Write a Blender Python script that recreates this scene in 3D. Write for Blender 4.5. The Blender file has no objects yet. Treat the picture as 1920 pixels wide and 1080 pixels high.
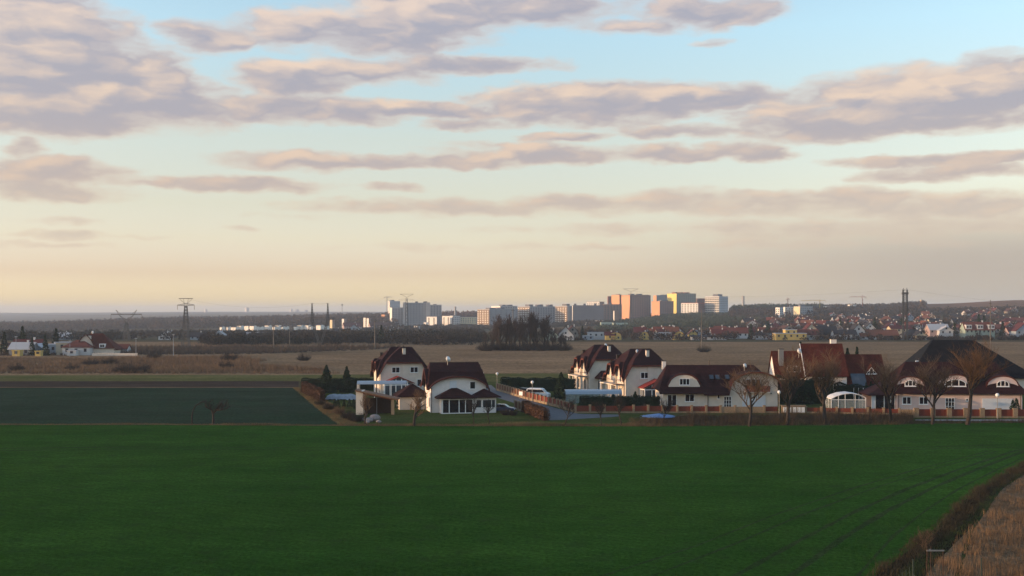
import bpy, math, random
import numpy as np
from mathutils import Vector, Matrix
rnd = random.Random(7)
R = math.radians
F = 2027.0; CX = 960.0; HY = 585.0; EYE = 17.3
scene = bpy.context.scene

# ---------------------------------------------------------------- camera
cam_d = bpy.data.cameras.new('camera'); cam = bpy.data.objects.new('camera', cam_d)
scene.collection.objects.link(cam); scene.camera = cam
cam.location = (0, 0, EYE); cam.rotation_euler = (R(90), 0, 0)
cam_d.sensor_width = 36; cam_d.lens = F/1920*36; cam_d.shift_y = (HY-540)/1920
cam_d.clip_start = 1; cam_d.clip_end = 60000

# ---------------------------------------------------------------- view, world, sun
vs = scene.view_settings
vs.view_transform = 'Standard'; vs.look = 'None'; vs.gamma = 1; vs.use_curve_mapping = False
EXPO = 1.6; vs.exposure = EXPO
scene.cycles.volume_bounces = 0
scene.cycles.max_bounces = 6
scene.cycles.transparent_max_bounces = 16
SUN_EL = 3.6; SUN_AZ = -98.0        # degrees from +Y (the view direction), negative to the left
w = bpy.data.worlds.new('World'); scene.world = w; w.use_nodes = True
w.cycles.sampling_method = 'MANUAL'; w.cycles.sample_map_resolution = 256
nt = w.node_tree; N = nt.nodes; L = nt.links
for n in list(N): N.remove(n)
out = N.new('ShaderNodeOutputWorld'); bg = N.new('ShaderNodeBackground')
L.new(bg.outputs[0], out.inputs[0]); bg.inputs[1].default_value = 0.15
sky = N.new('ShaderNodeTexSky'); sky.sky_type = 'NISHITA'; sky.sun_disc = False
sky.sun_elevation = R(SUN_EL); sky.sun_rotation = R(SUN_AZ)
sky.air_density = 1.0; sky.dust_density = 0.7; sky.ozone_density = 1.6; sky.altitude = 300

def math_(nt, op, *ins, clamp=False):
    n = nt.nodes.new('ShaderNodeMath'); n.operation = op; n.use_clamp = clamp
    for i, v in enumerate(ins):
        if isinstance(v, (int, float)): n.inputs[i].default_value = v
        elif v is not None: nt.links.new(v, n.inputs[i])
    return n.outputs[0]
def vmath(nt, op, *ins):
    n = nt.nodes.new('ShaderNodeVectorMath'); n.operation = op
    for i, v in enumerate(ins):
        if isinstance(v, (tuple, list)): n.inputs[i].default_value = v
        elif v is not None: nt.links.new(v, n.inputs[i])
    return n.outputs['Value'] if op == 'DOT_PRODUCT' else n.outputs[0]

# cloud banks: azimuth / elevation of the centre, half widths (all from pixels of the picture), weight
BLOBS = [(60,60,170,95,1.2),(150,150,230,85,1.2),(300,190,190,55,1.0),(40,210,330,42,1.1),(215,90,70,70,.6),
 (80,325,150,34,1.0),(60,355,200,22,.9),(40,278,50,20,.8),(190,338,70,14,.6),
 (395,68,90,34,1.0),(560,55,150,45,.8),(720,60,210,50,1.0),(830,15,250,45,1.0),(1000,12,230,40,.9),(540,150,130,38,1.0),(690,135,170,28,.8),(880,122,180,20,1.0),
 (560,205,260,30,1.0),(790,205,190,20,1.0),(950,185,120,26,.8),
 (1130,190,270,40,1.2),(1340,185,170,28,1.0),(1060,225,260,18,.7),(880,235,110,16,.8),(1290,245,170,18,.8),(1060,258,110,12,.8),
 (1700,185,240,60,1.1),(1830,170,200,62,1.2),(1560,235,220,34,1.0),(1480,215,150,30,.8),(1800,222,200,26,.9),
 (560,300,170,22,.9),(760,303,300,15,.9),(1050,290,260,20,.95),(1260,287,200,20,.9),(1440,292,75,14,.9),(930,272,110,10,.7),
 (330,345,100,10,.6),(460,348,170,17,1.0),(740,352,70,10,.7),
 (1790,298,190,16,.95),(1760,325,160,18,.8),(1590,303,60,10,.6),
 (1340,20,150,34,1.0),(1200,50,150,22,.7),(1340,80,40,8,.5),
 (830,390,320,20,.75),(1080,385,250,22,.75),(1300,375,180,24,.75),(1560,382,330,28,.75),(1850,385,250,30,.8),(1250,428,400,14,.55),(1650,430,420,26,.7),(1000,463,500,8,.45),(1500,458,420,11,.5),
 (130,440,110,10,.75),(80,458,130,7,.6),(90,415,110,9,.45),(270,443,80,5,.5),(460,428,30,5,.5),(560,408,120,9,.4)]
def cloud_group():
    g = bpy.data.node_groups.new('cloud_density', 'ShaderNodeTree')
    g.interface.new_socket('P', in_out='INPUT', socket_type='NodeSocketVector')
    g.interface.new_socket('D', in_out='OUTPUT', socket_type='NodeSocketFloat')
    g.interface.new_socket('S', in_out='OUTPUT', socket_type='NodeSocketFloat')
    gi = g.nodes.new('NodeGroupInput'); go = g.nodes.new('NodeGroupOutput')
    P = gi.outputs[0]
    def noise(src, sc, scale, det, rough=.55, w=None):
        m = vmath(g, 'MULTIPLY', src, sc)
        n = g.nodes.new('ShaderNodeTexNoise'); n.inputs['Scale'].default_value = scale
        n.inputs['Detail'].default_value = det; n.inputs['Roughness'].default_value = rough
        g.links.new(m, n.inputs['Vector']); return n
    wn = noise(P, (1, 2.4, 1), 0.42, 5)
    wv = vmath(g, 'SUBTRACT', wn.outputs['Color'], (.5, .5, .5))
    wv = vmath(g, 'MULTIPLY', wv, (3.2, .95, 0))
    W = vmath(g, 'ADD', P, wv)
    total = None; side = None
    for (px, py, rx, ry, wt) in BLOBS:
        az = math.degrees(math.atan((px-CX)/F)); el = math.degrees(math.atan((HY-py)/math.hypot(F, px-CX)))
        ax = math.degrees(rx/F); ay = math.degrees(ry/F)
        s = vmath(g, 'MULTIPLY_ADD', W, (1/ax, 1/ay, 0), (-az/ax, -el/ay, 0))
        r2 = vmath(g, 'DOT_PRODUCT', s, s)
        v = math_(g, 'MULTIPLY_ADD', r2, -wt*.75, wt)
        ld = vmath(g, 'DOT_PRODUCT', s, (-.45, .6, 0))          # which side of the bank faces the sun
        total = v if total is None else math_(g, 'SMOOTH_MAX', total, v, .25)
        e = math_(g, 'MULTIPLY', math_(g, 'MAXIMUM', v, 0.0), ld)
        side = e if side is None else math_(g, 'ADD', side, e)
    total = math_(g, 'MAXIMUM', total, -.6)
    # the same kind of sky carries on outside the picture
    big = noise(P, (1, 2.4, 1), 0.09, 2)
    sp = g.nodes.new('ShaderNodeSeparateXYZ'); g.links.new(P, sp.inputs[0])
    ox = math_(g, 'SUBTRACT', math_(g, 'ABSOLUTE', sp.outputs[0]), 27.0)
    oy = math_(g, 'SUBTRACT', sp.outputs[1], 17.0)
    om = math_(g, 'MULTIPLY', math_(g, 'MAXIMUM', ox, oy), .25, clamp=True)
    bo = math_(g, 'MULTIPLY_ADD', big.outputs[0], 5.0, -2.3, clamp=True)
    total = math_(g, 'ADD', total, math_(g, 'MULTIPLY', math_(g, 'MULTIPLY', bo, 1.3), om))
    f1 = noise(W, (1, 3.0, 1), 0.30, 5, .47)
    f2 = noise(P, (1, 3.2, 1), 1.0, 4, .5)
    n1 = noise(vmath(g, 'ADD', W, (-.7, .45, 0)), (1, 3.0, 1), 0.30, 3, .45)
    d = math_(g, 'MULTIPLY_ADD', f1.outputs[0], 1.3, total)
    d = math_(g, 'MULTIPLY_ADD', f2.outputs[0], .30, d)
    d = math_(g, 'SUBTRACT', d, .65+.15+.16)
    rel = math_(g, 'SUBTRACT', f1.outputs[0], n1.outputs[0])
    rel = math_(g, 'MULTIPLY_ADD', side, .75, math_(g, 'MULTIPLY', rel, 1.9))
    g.links.new(d, go.inputs[0]); g.links.new(rel, go.inputs[1]); return g
CG = cloud_group()
tc = N.new('ShaderNodeTexCoord'); sx = N.new('ShaderNodeSeparateXYZ'); L.new(tc.outputs['Generated'], sx.inputs[0])
azr = math_(nt, 'ARCTAN2', sx.outputs[0], sx.outputs[1]); elr = math_(nt, 'ARCSINE', sx.outputs[2])
cb = N.new('ShaderNodeCombineXYZ')
L.new(math_(nt, 'MULTIPLY', azr, 57.2958), cb.inputs[0]); L.new(math_(nt, 'MULTIPLY', elr, 57.2958), cb.inputs[1])
P0 = cb.outputs[0]
cn = N.new('ShaderNodeGroup'); cn.node_tree = CG; L.new(P0, cn.inputs[0]); d0, relief = cn.outputs
el_deg = math_(nt, 'MULTIPLY', elr, 57.2958)
def maprange(v, a, b, c, d, smooth=False):
    n = N.new('ShaderNodeMapRange'); n.interpolation_type = 'SMOOTHSTEP' if smooth else 'LINEAR'
    L.new(v, n.inputs[0])
    for i, k in enumerate((a, b, c, d)): n.inputs[i+1].default_value = k
    return n.outputs[0]
alpha = maprange(d0, -.08, .62, 0, 1, True)
low = maprange(el_deg, 1.5, 8.5, 0, 1, True)
alpha = math_(nt, 'MULTIPLY', alpha, maprange(el_deg, 0.6, 6.5, .22, .92))
lit = maprange(relief, -.30, .70, 0, 1, True)
thick = maprange(d0, .15, .75, 1, 0, True)
litn = math_(nt, 'MAXIMUM', lit, math_(nt, 'MULTIPLY', thick, .75))
def mix(a, b, f, blend='MIX'):
    n = N.new('ShaderNodeMix'); n.data_type = 'RGBA'; n.blend_type = blend
    for sock, v in ((n.inputs[6], a), (n.inputs[7], b), (n.inputs[0], f)):
        if isinstance(v, (int, float)): sock.default_value = v
        elif isinstance(v, tuple): sock.default_value = (*v, 1)
        else: L.new(v, sock)
    return n.outputs[2]
def ramp(v, pts):
    n = N.new('ShaderNodeValToRGB'); cr = n.color_ramp
    while len(cr.elements) < len(pts): cr.elements.new(.5)
    for e, (p, c) in zip(cr.elements, pts): e.position = p; e.color = (*c, 1)
    L.new(v, n.inputs[0]); return n.outputs[0]
K = 1/(0.15*2**EXPO)
def k_(c): return tuple(x*K for x in c)
def s2l(r, g, b): return tuple(((c/255+.055)/1.055)**2.4 if c > 10 else c/255/12.92 for c in (r, g, b))

t_el = math_(nt, 'MULTIPLY', el_deg, 1/20.0, clamp=True)
c_shade = ramp(t_el, [(0, s2l(208,188,168)), (.25, s2l(200,184,174)), (.5, s2l(176,171,180)), (1, s2l(170,171,187))])
c_lit = ramp(t_el, [(0, s2l(232,203,174)), (.3, s2l(226,200,178)), (.6, s2l(240,214,192)), (1, s2l(234,214,204))])
c_cloud = mix(c_shade, c_lit, litn)
c_cloud = mix(c_cloud, (K, K, K), 1.0, 'MULTIPLY')
# the hue of clear air over the towns: yellow dust low down
tint = ramp(t_el, [(0, (1.25, 1.65, 4.6)), (.028, (1.12, 1.34, 3.0)), (.10, (.90, .86, 1.62)), (.19, (1.03, .90, 1.22)), (.28, (1.12, .91, 1.0)), (.455, (1.32, 1.05, 1.0)), (.72, (1.42, 1.33, 1.31))])
skycol = mix(sky.outputs[0], tint, 1.0, 'MULTIPLY')
az_deg = math_(nt, 'MULTIPLY', azr, 57.2958)
sunward = maprange(az_deg, -32, -6, .88, 1.0, True)
sunward = mix(sunward, (1, 1, 1), maprange(el_deg, 3, 14, 0, 1))
skycol = mix(skycol, sunward, 1.0, 'MULTIPLY')
# thin grey bank low on the side away from the sun
veil = math_(nt, 'MULTIPLY', maprange(az_deg, -4, 24, 0, .85, True), maprange(el_deg, 2.5, 6.5, 1, 0, True))
skycol = mix(skycol, k_((.46, .41, .36)), veil)
fin = mix(skycol, c_cloud, alpha)
L.new(fin, bg.inputs[0])

sun_d = bpy.data.lights.new('sun', 'SUN'); sun = bpy.data.objects.new('sun', sun_d); scene.collection.objects.link(sun)
sun_d.energy = 2.3; sun_d.angle = R(0.5); sun_d.color = (.82, .52, .29)
sd = Vector((math.sin(R(SUN_AZ))*math.cos(R(SUN_EL)), math.cos(R(SUN_AZ))*math.cos(R(SUN_EL)), math.sin(R(SUN_EL))))
sun.rotation_euler = sd.to_track_quat('Z', 'Y').to_euler(); sun.location = (-300, 20, 120)
HAZE = 0.00012
# ---------------------------------------------------------------- helpers
COL = scene.collection
def tag(o, label=None, cat=None, group=None, kind=None):
    if label: o['label'] = label
    if cat: o['category'] = cat
    if group: o['group'] = group
    if kind: o['kind'] = kind
    return o
def empty(name, loc, rz=0, label=None, cat=None, group=None):
    o = bpy.data.objects.new(name, None); COL.objects.link(o); o.empty_display_size = .5
    o.location = loc; o.rotation_euler = (0, 0, rz); return tag(o, label, cat, group)
def link(name, me, parent=None, loc=(0, 0, 0), rz=0, scale=None):
    o = bpy.data.objects.new(name, me); COL.objects.link(o); o.parent = parent
    o.location = loc; o.rotation_euler = (0, 0, rz)
    if scale: o.scale = scale
    return o
def copy_tree(o, loc, rz=None, scale=None, label=None, parent=None):
    c = o.copy(); COL.objects.link(c)
    if parent: c.parent = parent
    else:
        c.location = loc
        if rz is not None: c.rotation_euler = (0, 0, rz)
        if scale is not None: c.scale = scale if isinstance(scale, tuple) else (scale,)*3
    if label: c['label'] = label
    for ch in o.children: copy_tree(ch, None, parent=c)
    return c
class MB:
    """collects verts and faces of ONE mesh"""
    def __init__(s, t=None): s.v = []; s.f = []; s.t = t or Matrix()
    def add(s, vs, fs):
        n = len(s.v); s.v += [tuple(s.t @ Vector(p)) for p in vs]; s.f += [tuple(i+n for i in f) for f in fs]
    def box(s, x0, x1, y0, y1, z0, z1):
        s.add([(x0,y0,z0),(x1,y0,z0),(x1,y1,z0),(x0,y1,z0),(x0,y0,z1),(x1,y0,z1),(x1,y1,z1),(x0,y1,z1)],
              [(0,3,2,1),(4,5,6,7),(0,1,5,4),(1,2,6,5),(2,3,7,6),(3,0,4,7)]); return s
    def prism(s, poly, y0, y1):
        """polygon in x,z (counter-clockwise seen from -Y), extruded from y0 (front) to y1"""
        n = len(poly)
        s.add([(x, y0, z) for x, z in poly]+[(x, y1, z) for x, z in poly],
              [tuple(range(n)), tuple(reversed(range(n, 2*n)))]+[(i, n+i, n+(i+1) % n, (i+1) % n) for i in range(n)]); return s
    def slab(s, poly, z0, z1):
        n = len(poly)
        s.add([(x, y, z0) for x, y in poly]+[(x, y, z1) for x, y in poly],
              [tuple(reversed(range(n))), tuple(range(n, 2*n))]+[(i, (i+1) % n, n+(i+1) % n, n+i) for i in range(n)]); return s
    def tube(s, a, b, r0, r1=None, n=4, caps=True):
        a = Vector(a); b = Vector(b); r1 = r0 if r1 is None else r1
        d = (b-a).normalized(); u = d.orthogonal().normalized(); w_ = d.cross(u)
        vs = []
        for p, r in ((a, r0), (b, r1)):
            for i in range(n):
                t = 2*math.pi*(i+.5)/n; vs.append(p+u*(r*math.cos(t))+w_*(r*math.sin(t)))
        fs = [(i, (i+1) % n, n+(i+1) % n, n+i) for i in range(n)]
        if caps: fs += [tuple(reversed(range(n))), tuple(range(n, 2*n))]
        s.add(vs, fs); return s
    def path(s, pts, r, n=4):
        for a, b in zip(pts, pts[1:]): s.tube(a, b, r, n=n)
        return s
    def lathe(s, prof, cx=0, cy=0, n=14):
        vs = []; fs = []
        for r, z in prof:
            for i in range(n):
                t = 2*math.pi*i/n; vs.append((cx+r*math.cos(t), cy+r*math.sin(t), z))
        for k in range(len(prof)-1):
            for i in range(n): fs.append((k*n+i, k*n+(i+1) % n, (k+1)*n+(i+1) % n, (k+1)*n+i))
        fs += [tuple(reversed(range(n))), tuple(range((len(prof)-1)*n, len(prof)*n))]
        s.add(vs, fs); return s
    def grid(s, xs, ys, zf):
        nx = len(xs); ny = len(ys)
        s.add([(x, y, zf(x, y)) for y in ys for x in xs],
              [(j*nx+i, j*nx+i+1, (j+1)*nx+i+1, (j+1)*nx+i) for j in range(ny-1) for i in range(nx-1)]); return s
    def mesh(s, name, mat, smooth=False):
        me = bpy.data.meshes.new(name); me.from_pydata(s.v, [], s.f)
        if mat: me.materials.append(mat)
        if smooth: me.polygons.foreach_set('use_smooth', [True]*len(me.polygons))
        return me
    def build(s, name, mat, parent=None, loc=(0, 0, 0), rz=0, smooth=False):
        return link(name, s.mesh(name, mat, smooth), parent, loc, rz)
def np_mesh(name, verts, faces, mat, k=3):
    """fast mesh from numpy arrays of k-sided faces"""
    me = bpy.data.meshes.new(name); nf = len(faces)
    me.vertices.add(len(verts)); me.vertices.foreach_set('co', np.ascontiguousarray(verts, dtype=np.float32).ravel())
    me.loops.add(nf*k); me.loops.foreach_set('vertex_index', np.ascontiguousarray(faces, dtype=np.int32).ravel())
    me.polygons.add(nf); me.polygons.foreach_set('loop_start', np.arange(0, nf*k, k, dtype=np.int32))
    me.polygons.foreach_set('loop_total', np.full(nf, k, dtype=np.int32))
    me.update(calc_edges=True); me.materials.append(mat); return me

# ---------------------------------------------------------------- materials
def mat(name, col, rough=.85, var=.15, scale=3.0, bump=0.0, col2=None, spec=.3, metal=0, stretch=(1, 1, 1), emit=None, island=0, bscale=None):
    """plain surface with grain; var = brightness spread of the noise, col2 = second tone of the same thing, island = spread from piece to piece"""
    m = bpy.data.materials.new(name); m.use_nodes = True; t = m.node_tree; n = t.nodes; l = t.links
    p = n['Principled BSDF']; p.inputs['Roughness'].default_value = rough; p.inputs['Specular IOR Level'].default_value = spec
    p.inputs['Metallic'].default_value = metal
    c2 = col2 or tuple(x*(1+var) for x in col); c1 = col if col2 else tuple(x*(1-var) for x in col)
    tcn = n.new('ShaderNodeTexCoord'); mp = n.new('ShaderNodeMapping'); mp.inputs['Scale'].default_value = stretch
    l.new(tcn.outputs['Object'], mp.inputs[0])
    no = n.new('ShaderNodeTexNoise'); no.inputs['Scale'].default_value = scale; no.inputs['Detail'].default_value = 6; no.inputs['Roughness'].default_value = .62
    l.new(mp.outputs[0], no.inputs['Vector'])
    mr = n.new('ShaderNodeMapRange'); mr.inputs[1].default_value = .3; mr.inputs[2].default_value = .7; l.new(no.outputs[0], mr.inputs[0])
    mx = n.new('ShaderNodeMix'); mx.data_type = 'RGBA'; mx.inputs[6].default_value = (*c1, 1); mx.inputs[7].default_value = (*c2, 1)
    l.new(mr.outputs[0], mx.inputs[0]); c = mx.outputs[2]
    if island:
        ge = n.new('ShaderNodeNewGeometry'); mi = n.new('ShaderNodeMapRange'); l.new(ge.outputs['Random Per Island'], mi.inputs[0])
        mi.inputs[3].default_value = 1-island; mi.inputs[4].default_value = 1+island
        m2 = n.new('ShaderNodeVectorMath'); m2.operation = 'SCALE'; l.new(c, m2.inputs[0]); l.new(mi.outputs[0], m2.inputs['Scale']); c = m2.outputs[0]
    l.new(c, p.inputs['Base Color'])
    if bump:
        nb = n.new('ShaderNodeTexNoise'); nb.inputs['Scale'].default_value = bscale or scale*6; nb.inputs['Detail'].default_value = 4
        l.new(mp.outputs[0], nb.inputs['Vector'])
        b = n.new('ShaderNodeBump'); b.inputs['Strength'].default_value = bump; b.inputs['Distance'].default_value = .05
        l.new(nb.outputs[0], b.inputs['Height']); l.new(b.outputs[0], p.inputs['Normal'])
    return m
def tile_mat(name, col, var=.3):
    """roof tiles: courses down the slope, dark joints, single tiles a little different"""
    m = mat(name, col, .8, var, .7, spec=.12); t = m.node_tree; n = t.nodes; l = t.links; p = n['Principled BSDF']
    tcn = n.new('ShaderNodeTexCoord'); se = n.new('ShaderNodeSeparateXYZ'); l.new(tcn.outputs['Object'], se.inputs[0])
    s = math_(t, 'ADD', se.outputs[0], se.outputs[1])
    co = n.new('ShaderNodeCombineXYZ'); l.new(s, co.inputs[0]); l.new(se.outputs[2], co.inputs[1])
    br = n.new('ShaderNodeTexBrick'); br.inputs['Scale'].default_value = 1.0; br.inputs['Brick Width'].default_value = .3; br.inputs['Row Height'].default_value = .26
    br.inputs['Mortar Size'].default_value = .025; br.inputs['Color1'].default_value = (1.25, 1.2, 1.2, 1); br.inputs['Color2'].default_value = (.75, .75, .78, 1); br.inputs['Mortar'].default_value = (.35, .35, .35, 1)
    l.new(co.outputs[0], br.inputs['Vector'])
    src = p.inputs['Base Color'].links[0].from_socket
    mx = n.new('ShaderNodeMix'); mx.data_type = 'RGBA'; mx.blend_type = 'MULTIPLY'; mx.inputs[0].default_value = .8
    l.new(src, mx.inputs[6]); l.new(br.outputs[0], mx.inputs[7]); l.new(mx.outputs[2], p.inputs['Base Color'])
    b = n.new('ShaderNodeBump'); b.inputs['Strength'].default_value = .6; b.inputs['Distance'].default_value = .04
    l.new(br.outputs[0], b.inputs['Height']); l.new(b.outputs[0], p.inputs['Normal'])
    return m
def glass_mat(name, col=(.8, .85, .87), alpha=.35, rough=.08):
    m = bpy.data.materials.new(name); m.use_nodes = True; n = m.node_tree.nodes; l = m.node_tree.links
    p = n['Principled BSDF']; p.inputs['Base Color'].default_value = (*col, 1); p.inputs['Roughness'].default_value = rough
    p.inputs['Alpha'].default_value = alpha; return m
M = {}
M['cream'] = mat('cream_render', (.66, .58, .50), .9, .08, 1.2, .15)
M['white_wall'] = mat('white_render', (.72, .68, .66), .9, .07, 1.2, .15)
M['pink'] = mat('pink_render', (.68, .52, .48), .9, .07, 1.0, .15)
M['maroon'] = tile_mat('maroon_roof_tiles', (.034, .011, .012))
M['rust'] = tile_mat('red_roof_tiles', (.095, .022, .014))
M['black_tile'] = tile_mat('charcoal_roof_tiles', (.009, .010, .013))
M['bright_red'] = mat('red_sheet_roof', (.22, .03, .025), .6, .12, 1)
M['verge'] = mat('verge_board', (.10, .022, .014), .7, .2, 2)
M['trim'] = mat('white_frame', (.80, .80, .80), .5, .03, 4)
M['pane'] = mat('dark_pane', (.018, .016, .022), .06, .3, 2, spec=.6)
M['gutter'] = mat('dark_gutter', (.03, .02, .018), .5, .2, 4)
M['post'] = mat('sandstone_post', (.27, .195, .125), .9, .2, 6, .3)
M['panel'] = mat('red_fence_board', (.17, .036, .021), .75, .25, 5, .2, stretch=(4, 4, .6))
M['board'] = mat('brown_fence_board', (.15, .06, .035), .8, .25, 5, .2, stretch=(4, 4, .6))
M['wood'] = mat('weathered_wood', (.20, .10, .055), .85, .3, 4, .3)
M['darkwood'] = mat('dark_wood', (.05, .028, .018), .85, .3, 4, .3)
M['poly'] = glass_mat('milky_polycarbonate', (.30, .37, .45), .85, .25)
M['glass'] = glass_mat('clear_glass', (.35, .40, .42), .35, .05)
M['metal'] = mat('galvanised_steel', (.22, .22, .22), .5, .15, 6, metal=.3)
M['pylon'] = mat('pylon_steel', (.10, .095, .09), .6, .2, 1)
M['globe'] = mat('opal_globe', (.8, .8, .8), .3, .02, 2)
M['garage'] = mat('white_garage_door', (.62, .66, .72), .6, .04, 2)
M['blue'] = mat('blue_tarpaulin', (.10, .20, .42), .6, .2, 2, .3)
M['water'] = mat('pool_water', (.08, .28, .50), .1, .15, 2)
M['asphalt'] = mat('street_paving', (.095, .10, .115), .9, .15, .8, .2)
M['bark'] = mat('tree_bark', (.036, .029, .025), .95, .35, 3, .4)
M['twig'] = mat('brown_twigs', (.125, .080, .050), .95, .35, .8, island=.35)
M['twig_dark'] = mat('dark_twigs', (.028, .024, .022), .95, .35, .8, island=.35)
M['needle'] = mat('conifer_needles', (.014, .032, .016), .9, .5, .8, island=.5)
M['hedge'] = mat('hedge_leaves', (.012, .026, .012), .9, .5, .9, island=.5)
M['brownhedge'] = mat('beech_hedge_leaves', (.060, .030, .018), .9, .4, .9, island=.5)
M['tyre'] = mat('tyre_rubber', (.012, .012, .012), .9, .1, 4)

# ---------------------------------------------------------------- terrain
DR = [640, 800, 1000, 1300, 1700, 2200, 3000, 5000, 9000, 12000]
PC = [-300, 0, 400, 700, 900, 1130, 1300, 1450, 1650, 1750, 1920, 2500]
TY = {-300: [644,640,636,631,624,618,611,601,589,587.5],
 0:   [642,637,633,628,622,616,610,600,587,586.5],
 400: [640,636,632,626,617,606,599,592,584.5,584.8],
 700: [640,635,630,624,614,600,594,590,584.5,584.8],
 900: [640,634,628,622,613,598,592,589,587,586.5],
 1130:[640,633,625,616,604,594,591,589,587,586.5],
 1300:[640,631,621,607,591,585,586,587,587,586.5],
 1450:[640,630,618,603,590,580,583,585,586,586],
 1650:[640,628,614,600,587,577,581,584,585,585.5],
 1750:[640,628,613,598,582,570,576,582,585,585.5],
 1920:[640,628,612,596,578,563,572,580,585,585.5],
 2500:[640,628,612,594,574,555,568,578,585,585.5]}
TZ = np.array([[EYE-(y-HY)*D/F for y, D in zip(TY[p], DR)] for p in PC])
TZ[:, 0] = 0
LD = np.log(np.array(DR, float))
def gz(X, Y):
    if Y <= 640: return 0.0
    px = min(max(CX+X/Y*F, PC[0]), PC[-1]-1e-3); ld = min(math.log(Y), LD[-1]-1e-6)
    i = 0
    while PC[i+1] <= px: i += 1
    j = 0
    while LD[j+1] <= ld: j += 1
    a = (px-PC[i])/(PC[i+1]-PC[i]); b = (ld-LD[j])/(LD[j+1]-LD[j]); a = a*a*(3-2*a)
    z = (TZ[i, j]*(1-a)+TZ[i+1, j]*a)*(1-b)+(TZ[i, j+1]*(1-a)+TZ[i+1, j+1]*a)*b
    return float(z)
def at(px, D): return ((px-CX)/F*D, D)
def gp(px, D):
    x, y = at(px, D); return (x, y, gz(x, y))
def zy(py, D): return EYE-(py-HY)*D/F           # height of picture row py at distance D
def dy(py): return EYE*F/(py-HY)                # distance of picture row py on the flat ground
M['land'] = mat('winter_land', (.060, .060, .034), .95, .3, .006, .4, spec=0, col2=(.14, .095, .058), bscale=.15)
xs = [px for px in range(-1500, 3401, 50)]
ds = [640, 680, 720, 760, 800, 850, 900, 950, 1000, 1070, 1140, 1220, 1300, 1400, 1500, 1600, 1700, 1820, 1950, 2080, 2200, 2350, 2500, 2700, 3000, 3500, 4200, 5000, 6000, 7500, 9000, 12000]
mb = MB(); nx = len(xs)
vs_ = []; 
for D in ds:
    for px in xs:
        x, y = at(px, D); vs_.append((x, y, gz(x, y)))
fs_ = [(j*nx+i, j*nx+i+1, (j+1)*nx+i+1, (j+1)*nx+i) for j in range(len(ds)-1) for i in range(nx-1)]
mb.add(vs_, fs_)
xl, xr = at(-1500, 640)[0], at(3400, 640)[0]
mb.add([(xl, -300, 0), (xr, -300, 0), (xr, 640, 0), (xl, 640, 0)], [(0, 1, 2, 3)])
tag(mb.build('ground', M['land']), kind='structure')

def sheet(name, pts, z, m, step=None):
    """a flat patch of land or paving; pts = picture column + row of its corners, on the flat ground"""
    P = [(*at(px, dy(py)), z) for px, py in pts]
    b = MB(); b.add(P, [tuple(range(len(P)))]); o = b.build(name, m); return tag(o, kind='structure')
# ---------------------------------------------------------------- fields, lawns, streets
def fieldmat(name, c1, c2, rows=None, dirx=(1, 0), scale=.05, fine=2.0, c3=None, bump=.5):
    """crop or grass: broad patches, fine speckle and, with rows, drilled lines"""
    m = mat(name, c1, .95, .2, scale, bump, col2=c2, stretch=(1, 1, 1), bscale=fine, spec=0); t = m.node_tree; n = t.nodes; l = t.links; p = n['Principled BSDF']
    src = p.inputs['Base Color'].links[0].from_socket
    tcn = n.new('ShaderNodeTexCoord')
    def mul(src, v, lo, hi, a=.3, b=.7):
        mr = n.new('ShaderNodeMapRange'); mr.inputs[1].default_value = a; mr.inputs[2].default_value = b; mr.inputs[3].default_value = lo; mr.inputs[4].default_value = hi
        l.new(v, mr.inputs[0]); s = n.new('ShaderNodeVectorMath'); s.operation = 'SCALE'; l.new(src, s.inputs[0]); l.new(mr.outputs[0], s.inputs['Scale']); return s.outputs[0]
    for sc, lo, hi, st in ((fine, .62, 1.42, (1, 1, 1)), (.6, .84, 1.16, (.5, 1, 1)), (.12, .84, 1.18, (.35, 1, 1)), (.012, .85, 1.15, (.3, 1, 1))):
        mp = n.new('ShaderNodeMapping'); mp.inputs['Scale'].default_value = st; l.new(tcn.outputs['Object'], mp.inputs[0])
        no = n.new('ShaderNodeTexNoise'); no.inputs['Scale'].default_value = sc; no.inputs['Detail'].default_value = 5; l.new(mp.outputs[0], no.inputs['Vector'])
        src = mul(src, no.outputs[0], lo, hi)
    if c3:
        no = n.new('ShaderNodeTexNoise'); no.inputs['Scale'].default_value = .35; no.inputs['Detail'].default_value = 7; no.inputs['Roughness'].default_value = .7; l.new(tcn.outputs['Object'], no.inputs['Vector'])
        mr = n.new('ShaderNodeMapRange'); mr.inputs[1].default_value = .52; mr.inputs[2].default_value = .72; l.new(no.outputs[0], mr.inputs[0])
        mx = n.new('ShaderNodeMix'); mx.data_type = 'RGBA'; l.new(mr.outputs[0], mx.inputs[0]); l.new(src, mx.inputs[6]); mx.inputs[7].default_value = (*c3, 1); src = mx.outputs[2]
    if rows:
        wv = n.new('ShaderNodeTexWave'); wv.inputs['Scale'].default_value = 1/rows; wv.inputs['Distortion'].default_value = 1.2; wv.inputs['Detail'].default_value = 2; wv.inputs['Detail Scale'].default_value = .3
        mp = n.new('ShaderNodeMapping'); mp.inputs['Rotation'].default_value = (0, 0, math.atan2(dirx[1], dirx[0])); l.new(tcn.outputs['Object'], mp.inputs[0])
        wv.bands_direction = 'Y'; l.new(mp.outputs[0], wv.inputs['Vector']); src = mul(src, wv.outputs[0], .94, 1.05, 0, 1)
    l.new(src, p.inputs['Base Color']); return m
M['wheat'] = fieldmat('winter_wheat', (.019, .060, .010), (.036, .086, .014), rows=3.4, dirx=(1, .62), scale=.03, fine=3.0, c3=(.026, .050, .015), bump=.8)
M['teal'] = fieldmat('sparse_green_crop', (.022, .044, .024), (.034, .050, .034), c3=(.040, .044, .030), rows=3, dirx=(1, 0), scale=.04, fine=2.0)
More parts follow.
